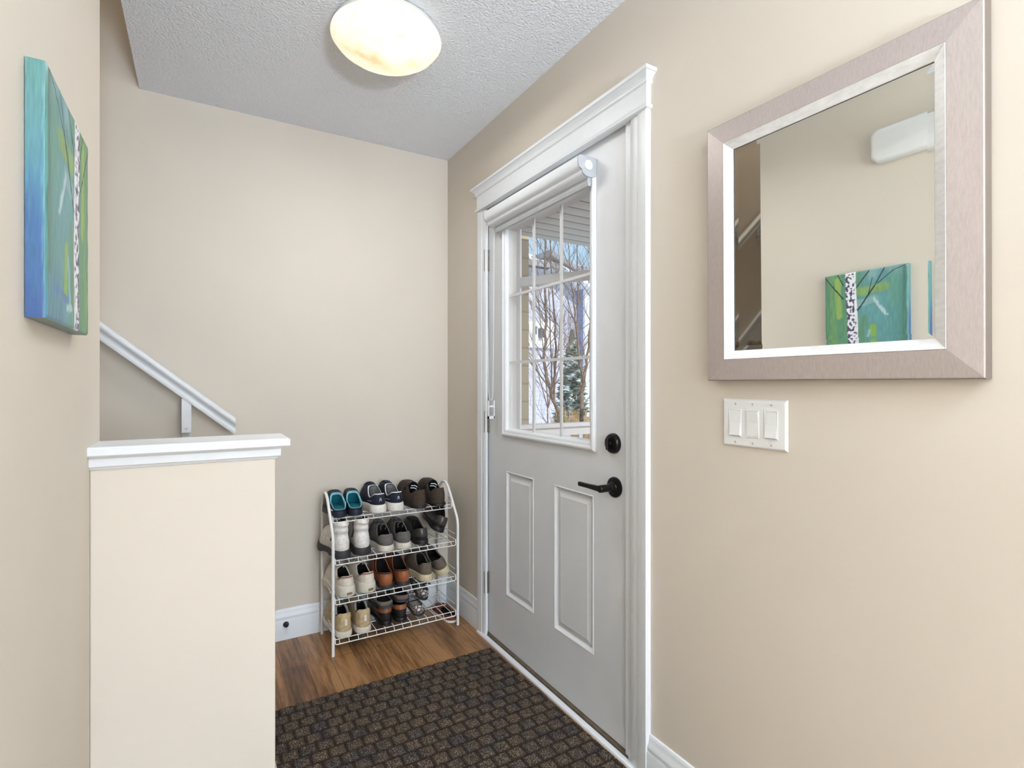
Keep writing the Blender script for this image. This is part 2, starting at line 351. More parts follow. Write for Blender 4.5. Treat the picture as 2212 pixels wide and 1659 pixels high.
# door casing
def casing(ya, yb, s):
    # profile from outer edge ya to inner edge yb (x is projection)
    d = abs(yb-ya)
    pr = [(0, 0), (0.014, 0), (0.018, 0.003), (0.018, 0.016), (0.0165, 0.030), (0.015, 0.040), (0.0125, 0.043), (0.0125, 0.050), (0.011, d-0.006), (0.008, d-0.001), (0, d)]
    return [(XR-p, ya+s*q) for p, q in pr]
g = MB().prism(casing(2.292+0.008, 2.224, -1), 0, 2.048, 'z')
struct(g.build('trim_2', 'trim', smooth=True, auto=30), 'white casing board on the hinge side of the door', 'trim')
g = MB().prism(casing(1.166, 1.246, 1), 0, 2.048, 'z')
struct(g.build('trim_3', 'trim', smooth=True, auto=30), 'white casing board on the latch side of the door', 'trim')
g = MB(); hy0, hy1 = 1.166, 2.300
def lv(z, e): return (z, e, 0, e, e)
g.rects(XR-0.018, XR, hy0, hy1, [lv(2.038, 0.000), lv(2.040, 0.007), lv(2.048, 0.009), lv(2.052, 0.005), lv(2.054, 0.0)])
g.rects(XR-0.018, XR, hy0, hy1, [lv(2.053, 0.001), lv(2.118, 0.001)])
g.rects(XR-0.018, XR, hy0, hy1, [lv(2.112, 0.001), lv(2.116, 0.008), lv(2.121, 0.009), lv(2.124, 0.006), lv(2.130, 0.009), lv(2.136, 0.015), lv(2.141, 0.021), lv(2.142, 0.025), lv(2.152, 0.026), lv(2.154, 0.022)])
struct(g.build('trim_4', 'trim'), 'white head board and crown over the front door', 'trim')
# jambs inside the opening
g = MB().box(XR-0.001, XR+0.16, DY0-0.012, DY0+0.012, 0.0, DZ).box(XR-0.001, XR+0.16, DY1-0.012, DY1+0.012, 0.0, DZ).box(XR-0.001, XR+0.16, DY0+0.012, DY1-0.012, DZ-0.024, DZ)
g.box(XR+0.075, XR+0.09, DY0+0.012, DY0+0.026, 0.02, DZ).box(XR+0.075, XR+0.09, DY1-0.026, DY1-0.012, 0.02, DZ)
struct(g.build('trim_5', 'trim'), 'white jamb lining of the front door opening', 'trim')
g = MB().box(1.1745, 1.186, DY0, DY1, 0.0, 0.016).box(1.186, 1.36, DY0, DY1, 0.0, 0.018)
struct(g.build('trim_6', 'sill'), 'dark sill strip under the front door', 'threshold')
g = MB().prism([(1.152, 0), (1.154, 0.006), (1.158, 0.009), (1.172, 0.009), (1.174, 0.0)], 1.17, 2.295, 'y')
struct(g.build('trim_7', 'trim'), 'white painted strip on the floor along the door', 'threshold')

# ---------------------------------------------------------------- front door
XF = 1.187; SY0, SY1, SZ0, SZ1 = 1.280, 2.238, 0.016, 2.048
door = struct(thing('door_1', '', '', (XF, SY1, 0)), 'white half-glazed front door with black lever and deadbolt', 'door')
def dpart(mb, name, m, **k):
    mb.v = [(x-XF, y-SY1, z) for x, y, z in mb.v]; return mb.build(name, m, door, **k)
LY0, LY1, LZ0, LZ1 = 1.434, 2.088, 0.968, 1.932   # lite frame outer
panels = [(1.447, 1.687, 0.252, 0.812), (1.835, 2.062, 0.252, 0.812)]
g = MB()
ys = sorted({SY0, SY1, LY0+0.02, LY1-0.02, 1.447, 1.687, 1.835, 2.062}); zs = sorted({SZ0, SZ1, LZ0+0.02, LZ1-0.02, 0.252, 0.812})
def hole(y, z):
    if LY0+0.02 < y < LY1-0.02 and LZ0+0.02 < z < LZ1-0.02: return 'lite'
    for (a, b_, c_, d_) in panels:
        if a < y < b_ and c_ < z < d_: return 'panel'
    return None
vi = {}
def V_(y, z):
    if (y, z) not in vi: vi[(y, z)] = len(g.v); g.v.append((XF, y, z))
    return vi[(y, z)]
for i in range(len(ys)-1):
    for j in range(len(zs)-1):
        if hole((ys[i]+ys[i+1])/2, (zs[j]+zs[j+1])/2) is None:
            g.f.append((V_(ys[i], zs[j]), V_(ys[i+1], zs[j]), V_(ys[i+1], zs[j+1]), V_(ys[i], zs[j+1])))
for (a, b_, c_, d_) in ((SY0, SY0+0.002, SZ0, SZ1), (SY1-0.002, SY1, SZ0, SZ1), (SY0, SY1, SZ1-0.002, SZ1), (SY0, SY1, SZ0, SZ0+0.002)):
    g.box(XF, XF+0.044, a, b_, c_, d_)
for (a, b_, c_, d_) in ((SY0, SY1, SZ0, LZ0+0.02), (SY0, SY1, LZ1-0.02, SZ1), (SY0, LY0+0.02, LZ0+0.02, LZ1-0.02), (LY1-0.02, SY1, LZ0+0.02, LZ1-0.02)):
    g.box(XF+0.012, XF+0.044, a, b_, c_, d_)
dpart(g, 'door_leaf', 'door')
for (a, b_, c_, d_) in panels:
    dpart(MB().rings(a, b_, c_, d_, [(0, XF), (0.003, XF-0.0025), (0.006, XF-0.001), (0.014, XF+0.009), (0.018, XF+0.0095), (0.040, XF+0.0015), (0.043, XF+0.002)]), 'door_panel', 'door')
lf = dpart(MB().rings(LY0, LY1, LZ0, LZ1, [(0, XF), (0.0, XF-0.006), (0.004, XF-0.012), (0.009, XF-0.014), (0.014, XF-0.013), (0.018, XF-0.009), (0.026, XF-0.007), (0.030, XF-0.003), (0.032, XF+0.006), (0.033, XF+0.02), (0.033, XF+0.05), (0.0, XF+0.056), (0, XF+0.044)], fill=False), 'glazing_frame', 'trim')
GY0, GY1, GZ0, GZ1 = LY0+0.033, LY1-0.033, LZ0+0.033, LZ1-0.033
g = MB()
for k in (1, 2):
    y = GY0+(GY1-GY0)*k/3; g.box(XF+0.013, XF+0.021, y-0.0055, y+0.0055, GZ0, GZ1)
    z = GZ0+(GZ1-GZ0)*k/3; g.box(XF+0.0125, XF+0.0205, GY0, GY1, z-0.0055, z+0.0055)
dpart(g, 'glazing_bars', 'trim')
dpart(MB().box(XF+0.009, XF+0.0105, GY0-0.002, GY1+0.002, GZ0-0.002, GZ1+0.002).box(XF+0.030, XF+0.0315, GY0-0.002, GY1+0.002, GZ0-0.002, GZ1+0.002), 'glass_pane', 'glass')
for z in (1.794, 1.024, 0.257):
    g = MB().lathe([(0, -0.052), (0.0062, -0.052), (0.0062, -0.0305), (0.0055, -0.030), (0.0062, -0.0295), (0.0062, -0.0105), (0.0055, -0.010), (0.0062, -0.0095), (0.0062, 0.0095), (0.0055, 0.010), (0.0062, 0.0105), (0.0062, 0.0295), (0.0055, 0.030), (0.0062, 0.0305), (0.0062, 0.052), (0, 0.052)], (XF-0.016, 2.236, z), n=16)
    g.box(XF-0.012, XF-0.009, 2.222, 2.240, z-0.050, z+0.050)
    g.box(XF-0.012, XF-0.0005, 2.226, 2.2375, z-0.049, z+0.049)
    tag(dpart(g, 'hinge', 'steel', smooth=True), 'metal hinge')
g = MB().lathe([(0, 0), (0.034, 0), (0.0345, 0.004), (0.032, 0.012), (0.029, 0.016), (0.022, 0.0175), (0, 0.0175)], (XF, 1.342, 1.006), 'x')
db = dpart(g, 'deadbolt', 'black_metal', smooth=True); tag(db, 'black round deadbolt')
g = MB(); g.box(XF-0.034, XF-0.017, 1.338, 1.346, 0.986, 1.026); g.lathe([(0, 0.016), (0.008, 0.016), (0.008, 0.022), (0, 0.022)], (XF, 1.342, 1.006), 'x', 16)
g.v = [(x-XF, y-SY1, z) for x, y, z in g.v]; g.build('thumb_turn', 'black_metal', db, bevel=0.002)
g = MB().lathe([(0, 0), (0.034, 0), (0.0345, 0.003), (0.033, 0.008), (0.028, 0.010), (0.019, 0.011), (0.017, 0.014), (0.017, 0.024), (0.0135, 0.027), (0.0125, 0.034), (0, 0.034)], (XF, 1.336, 0.861), 'x')
ro = dpart(g, 'lever_handle', 'black_metal', smooth=True); tag(ro, 'black lever handle with round plate')
g = MB().lathe([(0, 0.030), (0.0125, 0.030), (0.0125, 0.066), (0.011, 0.069), (0, 0.069)], (XF, 1.336, 0.861), 'x', 24)
g.loft([[(XF-0.068+a, yy, 0.861+hz*c_) for (a, c_) in ((0, -1), (0.010, -1), (0.013, 0), (0.010, 1), (0, 1), (-0.002, 0))] for (yy, hz) in ((1.336, 0.0095), (1.355, 0.0085), (1.40, 0.007), (1.448, 0.0072))])
g.v = [(x-XF, y-SY1, z) for x, y, z in g.v]; g.build('lever', 'black_metal', ro, smooth=True)
dpart(MB().box(XF+0.002, XF+0.03, 1.2745, 1.2797, SZ0, SZ1+0.003).box(XF+0.004, XF+0.03, 1.2797, SY1, SZ1+0.0005, SZ1+0.003), 'gap_shade_strip', 'rubber')  # dark strip added to draw the shaded gap around the door leaf
dpart(MB().box(XF-0.0008, XF+0.03, 1.2785, 1.2805, 0.985, 1.03).box(XF-0.0008, XF+0.03, 1.2785, 1.2805, 0.835, 0.89), 'latch_plate', 'black_metal')

# screen door standing ajar beyond the front door
sd = struct(thing('door_2', '', '', (1.345, 2.235, 0), (0, 0, math.radians(30))), 'white outer storm door standing ajar beyond the glass', 'door')
W_ = 0.93
g = MB()
g.box(0, 0.018, -0.020, 0, 0.02, 2.20).box(0, 0.03, -W_, -W_+0.055, 0.02, 2.20).box(0, 0.03, -W_+0.055, -0.020, 2.13, 2.20).box(0, 0.03, -W_+0.055, -0.020, 0.02, 0.42).box(0.0, 0.03, -W_+0.055, -0.020, 1.685, 1.730)
g.build('door_frame', 'post', sd, bevel=0.003)
MB().box(0.012, 0.015, -W_+0.055, -0.020, 0.42, 1.685).box(0.016, 0.019, -W_+0.055, -0.020, 1.730, 2.13).build('pane', 'glass', sd)

# ---------------------------------------------------------------- roller blind on the door
bl = thing('roller_blind', 'white rolled-up blind cassette mounted above the door glass', 'blind', (XF, 1.777, 1.955))
def bpart(mb, name, m, par=None, **k):
    mb.v = [(x-XF, y-1.777, z-1.955) for x, y, z in mb.v]; return mb.build(name, m, par or bl, **k)
prof = [(XF-0.001, 1.989), (XF-0.070, 1.990), (XF-0.076, 1.986), (XF-0.080, 1.975), (XF-0.079, 1.957), (XF-0.075, 1.947), (XF-0.067, 1.942), (XF-0.062, 1.939), (XF-0.061, 1.932), (XF-0.056, 1.926), (XF-0.046, 1.921), (XF-0.030, 1.919), (XF-0.018, 1.920), (XF-0.001, 1.926)]
bpart(MB().prism(prof, 1.438, 2.128, 'y'), 'cassette', 'blind', smooth=True, auto=50)
bpart(MB().box(XF-0.060, XF-0.056, 1.436, 2.118, 1.9905, 1.9915), 'seam', 'rubber')
for y0 in (1.432, 2.127):
    e = bpart(MB().prism([(x+(0.002 if x < XF-0.002 else 0)*0, z) for x, z in prof], y0, y0+0.007, 'y'), 'end_cap', 'blind_grey', bevel=0.001)
    if y0 < 2: bpart(MB().lathe([(0, 0), (0.017, 0), (0.017, 0.004), (0.013, 0.005), (0.008, 0.005), (0.007, 0.001), (0, 0.001)], (XF-0.038, y0, 1.958), 'y', 24), 'axle_disc', 'plastic', e)
bpart(MB().prism([(XF-0.034, 1.922), (XF-0.034, 1.903), (XF-0.030, 1.893), (XF-0.022, 1.890), (XF-0.018, 1.897), (XF-0.018, 1.922)], 1.440, 2.108, 'y'), 'bottom_rail', 'blind_grey', bevel=0.001)
cp = []
for k in range(21): cp.append((XF-0.058+0.000*k, 2.131, 1.955-0.775*k/20))
lp = [(XF-0.058, 2.132, 1.95), (XF-0.057, 2.134, 1.5), (XF-0.052, 2.134, 1.16), (XF-0.047, 2.134, 1.135), (XF-0.040, 2.134, 1.130), (XF-0.033, 2.134, 1.135), (XF-0.030, 2.134, 1.16), (XF-0.026, 2.134, 1.5), (XF-0.024, 2.132, 1.95)]
bpart(MB().tube(lp, 0.0013, 6), 'cord', 'clear_white', smooth=True)
g = MB(); a0, a1, b0, b1 = XF-0.056, XF-0.024, 1.045, 1.128
g.box(a0, a0+0.004, 2.128, 2.14, b0, b1).box(a1-0.004, a1, 2.128, 2.14, b0, b1).box(a0, a1, 2.128, 2.14, b0, b0+0.012).box(a0+0.004, a1-0.004, 2.130, 2.138, b1-0.03, b1-0.022)
bpart(g, 'cord_tensioner', 'clear_white')

# ---------------------------------------------------------------- wall mirror
mr = thing('wall_mirror', 'rectangular mirror in a wide champagne and silver frame', 'mirror', (XR-0.001, 0.6465, 1.211), (0, -math.radians(0.4), math.radians(0.35)))
FY0, FY1, FZ0, FZ1 = 0.3625, 0.9305, 1.213, 1.866
def mpart(mb, name, m, par=None, **k):
    mb.v = [(x-XR, y-0.6465, z-1.211) for x, y, z in mb.v]; return mb.build(name, m, par or mr, **k)
fo = mpart(MB().rings(FY0, FY1, FZ0, FZ1, [(0.001, XR-0.0275), (0.003, XR-0.0285), (0.053, XR-0.034), (0.054, XR-0.030)], fill=False), 'outer_frame', 'frame_out'); tag(fo, 'brushed champagne outer frame')
tag(mpart(MB().rings(FY0, FY1, FZ0, FZ1, [(0.004, XR-0.0005), (0, XR-0.002), (0, XR-0.0265), (0.001, XR-0.0275)], fill=False), 'shaded_edge', 'shaded_edge'), 'outer edge coloured dark as shade')
fi = mpart(MB().rings(FY0, FY1, FZ0, FZ1, [(0.0535, XR-0.034), (0.054, XR-0.0345), (0.0735, XR-0.0235), (0.0745, XR-0.0215)], fill=False), 'inner_frame', 'frame_in'); tag(fi, 'silver inner frame')
gx = XR-0.0195; bw = 0.013
mpart(MB().rings(FY0+0.073, FY1-0.073, FZ0+0.073, FZ1-0.073, [(0, gx-0.0003), (bw, gx)], fill=True), 'mirror_glass', 'mirror')

mpart(MB().rings(FY0, FY1, FZ0, FZ1, [(0.0743, XR-0.0222), (0.0745, XR-0.0190)], fill=False), 'gap_shade_line', 'black')  # black ring drawn as the shadow gap between frame and glass

# ---------------------------------------------------------------- light switches
sw = thing('light_switch', 'white triple rocker switch plate on the wall below the mirror', 'light switch', (XR, 0.8175, 1.105))
PY0, PY1, PZ0, PZ1 = 0.7295, 0.905, 1.045, 1.166
def spart(mb, name, m, **k):
    mb.v = [(x-XR, y-0.8175, z-1.105) for x, y, z in mb.v]; return mb.build(name, m, sw, **k)
spart(MB().rings(PY0, PY1, PZ0, PZ1, [(0, XR-0.0002), (0.0005, XR-0.002), (0.004, XR-0.0055), (0.006, XR-0.006)]), 'plate', 'plastic')
for k in range(3):
    yc = 0.8175+(k-1)*0.049
    spart(MB().rings(yc-0.0175, yc+0.0175, 1.0715, 1.1395, [(0, XR-0.0062), (0.0008, XR-0.0078), (0.0015, XR-0.0078), (0.0022, XR-0.0064)]), 'bezel', 'plastic')
    up = (k % 2 == 1)
    g = MB().prism([(XR-0.006, 1.0745), (XR-(0.0075 if up else 0.0110), 1.0745), (XR-0.0078, 1.1055), (XR-(0.0105 if up else 0.0072), 1.1365), (XR-0.006, 1.1365)], yc-0.0150, yc+0.0150, 'y')
    spart(g, 'rocker', 'plastic', bevel=0.0006)
    for z in (1.0575, 1.1535):
        spart(MB().lathe([(0, 0), (0.0032, 0), (0.0028, 0.0008), (0, 0.0009)], (XR-0.006, yc, z), 'x', 12), 'screw', 'blind_grey')

# ---------------------------------------------------------------- birch painting on the left wall
PA0, PA1, PB0, PB1, PD = 1.022, 1.352, 1.302, 1.682, 0.026
pt = thing('canvas_painting', 'square canvas painting of a birch trunk in blues and greens', 'painting', (XL, 1.182, 1.302))
def lerp(a, b_, t_): return tuple(x+(y-x)*t_ for x, y in zip(a, b_))
def segd(px, py, ax, ay, bx, by):
    dx, dy = bx-ax, by-ay; t_ = max(0, min(1, ((px-ax)*dx+(py-ay)*dy)/(dx*dx+dy*dy))); return math.hypot(px-ax-dx*t_, py-ay-dy*t_), t_
strokes = [  # from far edge to near edge, bottom to top
  (0.12, 0.02, 0.10, 0.95, 0.05, (120, 170, 84), .55), (0.19, 0.50, 0.17, 0.93, 0.045, (160, 194, 78), .85), (0.45, 0.76, 0.76, 0.78, 0.055, (142, 180, 80), .8),
           (0.40, 0.62, 0.62, 0.66, 0.05, (146, 190, 190), .8), (0.62, 0.66, 0.76, 0.48, 0.022, (206, 228, 238), .9), (0.62, 0.16, 0.60, 0.34, 0.042, (140, 190, 60), .95),
           (0.50, 0.45, 0.46, 0.12, 0.05, (90, 140, 84), .6), (0.52, 0.10, 0.56, 0.30, 0.02, (170, 214, 226), .8), (0.58, 0.115, 0.84, 0.15, 0.018, (70, 120, 184), .95),
           (0.48, 0.09, 0.60, 0.08, 0.02, (190, 222, 238), .9), (0.96, 0.2, 0.97, 0.95, 0.028, (62, 112, 96), .7), (0.85, 0.6, 0.84, 0.9, 0.07, (92, 160, 134), .6), (0.06, 0.25, 0.07, 0.05, 0.03, (140, 190, 90), .6)]
branches = [(0.385, 0.50, 0.62, 0.80, 0.011), (0.62, 0.80, 0.74, 0.99, 0.008), (0.55, 0.71, 0.60, 0.90, 0.006), (0.39, 0.80, 0.56, 0.985, 0.009), (0.66, 0.83, 0.84, 0.95, 0.006), (0.84, 0.95, 0.97, 0.985, 0.005),
            (0.24, 0.70, 0.10, 0.86, 0.010), (0.10, 0.86, 0.0, 0.985, 0.008), (0.24, 0.86, 0.17, 0.99, 0.008)]
def pigment(f, v_):
    n1 = noise.noise(Vector((f*3.1, v_*1.6, 3))); n2 = noise.noise(Vector((f*9, v_*3, 8))); n3 = noise.noise(Vector((f*40, v_*10, 1)))
    c_ = lerp((84, 146, 104), (92, 158, 162), sm01(f+0.25*n1, 0.25, 0.6))
    c_ = lerp(c_, (76, 140, 128), sm01(f+0.15*n2, 0.75, 0.95))
    c_ = lerp(c_, (72, 134, 160), sm01(0.3-v_+0.2*n2, 0, 0.25)*sm01(f, 0.45, 0.8))
    c_ = lerp(c_, (150, 184, 190), 0.6*sm01(v_+0.15*n2, 0.84, 1.0)*sm01(f, 0.4, 0.6))
    for (ax, ay, bx, by, r, col, al) in strokes:
        d_, _ = segd(f+0.02*n3, v_+0.02*n2, ax, ay, bx, by)
        c_ = lerp(c_, col, al*(1-sm01(d_+0.012*n3, r*0.55, r*1.15)))
    k_ = 1+0.10*n3+0.06*n2; c_ = lerp(tuple(min(255, x*k_) for x in c_), (122, 132, 130), 0.26)
    for (ax, ay, bx, by, r) in branches:
        d_, _ = segd(f+0.004*n3, v_, ax, ay, bx, by)
        c_ = lerp(c_, (38, 40, 52), 0.92*(1-sm01(d_, r*0.5, r)))
    tc_ = 0.345+0.012*math.sin(v_*5); hw = 0.066
    e = abs(f-tc_)
    if e < hw+0.008:
        s1 = noise.noise(Vector((f*34, v_*26, 5))); s2 = noise.noise(Vector((f*16, v_*60, 9)))
        tcol = (232, 232, 238)
        dark = sm01(s1+0.5*s2+0.25*sm01(tc_-f, 0.0, 0.05), 0.10, 0.28)
        tcol = lerp(tcol, (74, 62, 92), dark*0.95); tcol = lerp(tcol, (238, 236, 240), 0.9*sm01(f, tc_+0.03, tc_+0.055)*sm01(s2, -.5, .2))
        c_ = lerp(tcol, c_, sm01(e, hw-0.004, hw+0.006))
    return c_
def side_pig(u_, v_):   # near edge of the canvas, teal above, deep blue below
    n2 = noise.noise(Vector((u_*4, v_*4, 2))); n3 = noise.noise(Vector((u_*20, v_*14, 6)))
    c_ = lerp((88, 132, 128), (78, 126, 138), sm01(1-v_, 0.0, 0.5)); c_ = lerp(c_, (54, 92, 134), sm01(0.62-v_+0.15*n2, 0, 0.25)); c_ = lerp(c_, (48, 76, 128), sm01(0.2-v_+0.2*n3, 0, 0.2))
    c_ = lerp(c_, (118, 160, 168), 0.7*sm01(u_+0.1*n3, 0.8, 1)); k_ = 1+0.12*n3; return tuple(min(255, x*k_) for x in c_)
g = MB(); cols = []
NU, NV, NS = 190, 200, 14
def grid(nu, nv, pf, cf):
    b0 = len(g.v)
    for i in range(nu+1):
        for j in range(nv+1): g.v.append(pf(i/nu, j/nv)); cols.append(cf(i/nu, j/nv))
    for i in range(nu):
        for j in range(nv):
            a = b0+i*(nv+1)+j; g.f.append((a, a+nv+1, a+nv+2, a+1))
W2, H2 = PA1-PA0, PB1-PB0
def rnd(i):  # soft canvas edge
    return 0.0025*(1-sm01(min(i, 1-i), 0, 0.012))
grid(NU, NV, lambda i, j: (PD-rnd(i)-rnd(j)*0.8+0.0006*noise.noise(Vector((i*30, j*12, 0))), PA1-1.182-i*W2, j*H2), pigment)
grid(NS, 120, lambda i, j: (0.001+i*(PD-0.0035), PA0-1.182, j*H2), side_pig)
grid(NS, 60, lambda i, j: (0.001+i*(PD-0.0035), PA1-1.182, j*H2), lambda i, j: lerp((96, 150, 110), (90, 140, 120), j))
grid(60, 4, lambda i, j: (0.001+j*(PD-0.0035), PA1-1.182-i*W2, 0), lambda i, j: (118, 138, 134))
grid(60, 4, lambda i, j: (0.001+j*(PD-0.0035), PA1-1.182-i*W2, H2), lambda i, j: (120, 150, 140))
cv = g.build('canvas', 'paint', pt, smooth=True)
ca = cv.data.color_attributes.new('pigment', 'FLOAT_COLOR', 'POINT')
for i, c_ in enumerate(cols): ca.data[i].color = (*s2l([max(0, x) for x in c_]), 1)

# door chime on the left wall, seen in the mirror
ch = thing('door_chime', 'white two-step door chime box high above the painting', 'door chime', (XL, 0.95, 2.13))
def rrect(x, y0, y1, z0, z1, r_, n=6):
    o_ = []
    for (cy_, cz_, a0_) in ((y1-r_, z1-r_, 0), (y0+r_, z1-r_, PI/2), (y0+r_, z0+r_, PI), (y1-r_, z0+r_, 1.5*PI)):
        for k in range(n+1): a_ = a0_+PI/2*k/n; o_.append((x, cy_+r_*math.cos(a_), cz_+r_*math.sin(a_)))
    return o_
g = MB().loft([rrect(0.0, -0.22, 0.205, 0.0, 0.14, 0.032), rrect(0.030, -0.22, 0.205, 0.0, 0.14, 0.032), rrect(0.038, -0.214, 0.199, 0.006, 0.134, 0.028), rrect(0.041, -0.205, 0.190, 0.015, 0.125, 0.022)])
g.build('chime_cover', 'plastic', ch, smooth=True, auto=50)
MB().box(0.0, 0.028, -0.30, -0.215, 0.012, 0.128).build('chime_side', 'plastic', ch, bevel=0.006)

# ---------------------------------------------------------------- ceiling light
cl = thing('ceiling_light', 'round alabaster glass ceiling light glowing warm white', 'ceiling light', (0.559, 1.806, ZC))
MB().lathe([(0, 0), (0.15, 0), (0.172, -0.004), (0.180, -0.016), (0.180, -0.030), (0.172, -0.032), (0, -0.032)], n=64).build('base_pan', 'pan', cl, smooth=True)
MB().lathe([(0.186, -0.030), (0.188, -0.036), (0.184, -0.042), (0.170, -0.060), (0.145, -0.078), (0.11, -0.093), (0.07, -0.103), (0.03, -0.107), (0.0, -0.108)], n=64).build('glass_bowl', 'bowl', cl, smooth=True, auto=60)
ll = bpy.data.lights.new('ceiling_light_bulb', 'AREA'); ll.shape = 'DISK'; ll.size = 0.34; ll.energy = 4.5; ll.color = (0.95, 0.95, 0.95)
lo = bpy.data.objects.new('ceiling_light_bulb', ll); COL.objects.link(lo); lo.location = (0.559, 1.806, ZC-0.112)

# ---------------------------------------------------------------- handrail, stairs
hr = thing('handrail', 'white wooden handrail sloping up the stairwell wall', 'handrail', (0.131, 2.635, 1.018))
sl = math.radians(40.0); L_ = 3.4; dx, dz = -math.cos(sl), math.sin(sl)
pr = []
for (a, h) in ((-0.016, -0.030), (0.016, -0.030), (0.018, -0.022), (0.013, -0.012), (0.014, -0.004), (0.024, 0.004), (0.026, 0.014), (0.021, 0.023), (0.010, 0.028), (-0.010, 0.028), (-0.021, 0.023), (-0.026, 0.014), (-0.024, 0.004), (-0.014, -0.004), (-0.013, -0.012), (-0.018, -0.022)):
    pr.append((a, h))
g = MB().loft([[(s_*dx + h*dz*0 + 0*h, a, s_*dz+h/abs(dx)) for (a, h) in pr] for s_ in (0, L_)])
g.build('rail', 'trim', hr, smooth=True, auto=50)
for s_ in (0.24, 1.3, 2.4, 3.2):
    bx, bz = s_*dx, s_*dz
    g = MB().box(bx-0.018, bx+0.018, -0.013, 0.0, bz-0.175, bz-0.030).box(bx-0.018, bx+0.018, 0.0, 0.059, bz-0.175, bz-0.163).box(bx-0.018, bx+0.018, 0.055, 0.0595, bz-0.215, bz-0.10)
    g.lathe([(0, 0), (0.006, 0), (0.005, 0.003), (0, 0.004)], (bx, -0.013, bz-0.155), 'y', 12)
    g.build('bracket', 'trim', hr, bevel=0.001)
st = struct(thing('stairs', '', '', (0.04, 1.69, 0)), 'taupe carpeted staircase rising behind the half wall', 'stairs')
for k in range(14):
    x0 = 0.0-0.226*k; g = MB()
    zt = 0.19*(k+1)
    g.prism([(x0-0.226-0.001, 0 if k == 0 else zt-0.19), (x0, 0 if k == 0 else zt-0.19), (x0, zt-0.045), (x0+0.022, zt-0.035), (x0+0.026, zt-0.015), (x0+0.018, zt), (x0-0.226-0.001, zt)], 0.0, YB-1.69-0.022, 'y')
    g.build('step', 'carpet', st, bevel=0.006)
g = MB(); s0 = (0.10, 0.0)
g.prism([(0.10, 0.0), (0.10, 0.142), (0.03, 0.25), (-3.2, 0.25+3.23*0.84), (-3.2, 3.23*0.84-0.1), (0.0, 0.0)], YB-1.69-0.020, YB-1.69, 'y')
g.prism([(0.03, 0.235), (0.03, 0.262), (-3.2, 0.262+3.23*0.84), (-3.2, 0.235+3.23*0.84)], YB-1.69-0.028, YB-1.69, 'y')
g.build('skirt_board', 'trim', st)

# ---------------------------------------------------------------- door mat
mt = thing('door_mat', 'dark brown basket-weave door mat on the floor by the door', 'door mat', (0.120, 0.862, 0.0), (0, 0, math.radians(0.6)))
g = MB(); MX, MY = 1.03, 1.245; NXm, NYm = 258, 312; wv = []
TX, TY = 0.055, 0.052
for i in range(NXm+1):
    for j in range(NYm+1):
        x = MX*i/NXm; y = MY*j/NYm
        row = math.floor(y/TY); xx = x+(row % 2)*TX*0.5; cxn = math.floor(xx/TX)
        fx = xx/TX-cxn; fy = y/TY-row
        e = min(min(fx, 1-fx)*TX, min(fy, 1-fy)*TY)
        hgt = sm01(e, 0.0015, 0.009)
        rib = 0.5+0.5*math.sin(2*PI*(fx if (row+cxn) % 2 else fx)*7)
        edge = min(x, MX-x, y, MY-y); 
        h = 0.0045+0.0050*hgt+0.0012*rib*hgt+0.0016*(noise.noise(Vector((x*170, y*170, 2))))
        h *= sm01(edge, -0.004, 0.006)
        jit = 0.0035*noise.noise(Vector((x*90, y*90, 9))) if edge < 0.003 else 0
        g.v.append((x+jit, y+jit, max(0.001, h))); wv.append(max(0, min(1, hgt*(0.55+0.45*rib)+0.1)))
for i in range(NXm):
    for j in range(NYm):
        a = i*(NYm+1)+j; g.f.append((a, a+NYm+1, a+NYm+2, a+1))
mo = g.build('pile', 'mat', mt, smooth=True, auto=180)
fa = mo.data.attributes.new('weave', 'FLOAT', 'POINT'); fa.data.foreach_set('value', wv)
MB().box(0.004, MX-0.004, 0.004, MY-0.004, 0.0, 0.004).build('backing', 'black', mt)

# door stop on the baseboard
MB().v
ds = MB().lathe([(0, 0), (0.013, 0), (0.013, 0.006), (0.010, 0.014), (0.0085, 0.018), (0.004, 0.018), (0.003, 0.014), (0, 0.014)], (0, 0, 0), 'y', 24).build('door_stop', 'black', smooth=True)
ds.location = (0.345, YB-0.016, 0.073); tag(ds, 'small round black rubber stop on the back baseboard', 'door stop')

# ---------------------------------------------------------------- shoe rack
RX0, RX1 = 0.503, 1.106; FYR = 2.408; BYR = 2.655
rk = thing('shoe_rack', 'white wire four-tier shoe rack in the corner by the door', 'shoe rack', (0.805, 2.53, 0))
def rpart(mb, name, m, **k):
    mb.v = [(x-0.805, y-2.53, z) for x, y, z in mb.v]; return mb.build(name, m, rk, **k)
for x in (RX0, RX1):
    path = [(x, FYR, 0.0), (x, FYR, 0.505), (x, FYR+0.004, 0.520), (x, FYR+0.012, 0.538)]
    path += [(x, FYR+0.105, 0.655), (x, FYR+0.125, 0.676), (x, FYR+0.150, 0.690), (x, FYR+0.178, 0.692), (x, FYR+0.205, 0.682), (x, FYR+0.225, 0.660), (x, BYR-0.010, 0.630), (x, BYR, 0.58), (x, BYR, 0.0)]
    rpart(MB().tube(path, 0.0068, 12), 'side_frame', 'wire', smooth=True, auto=60)
tiers = []
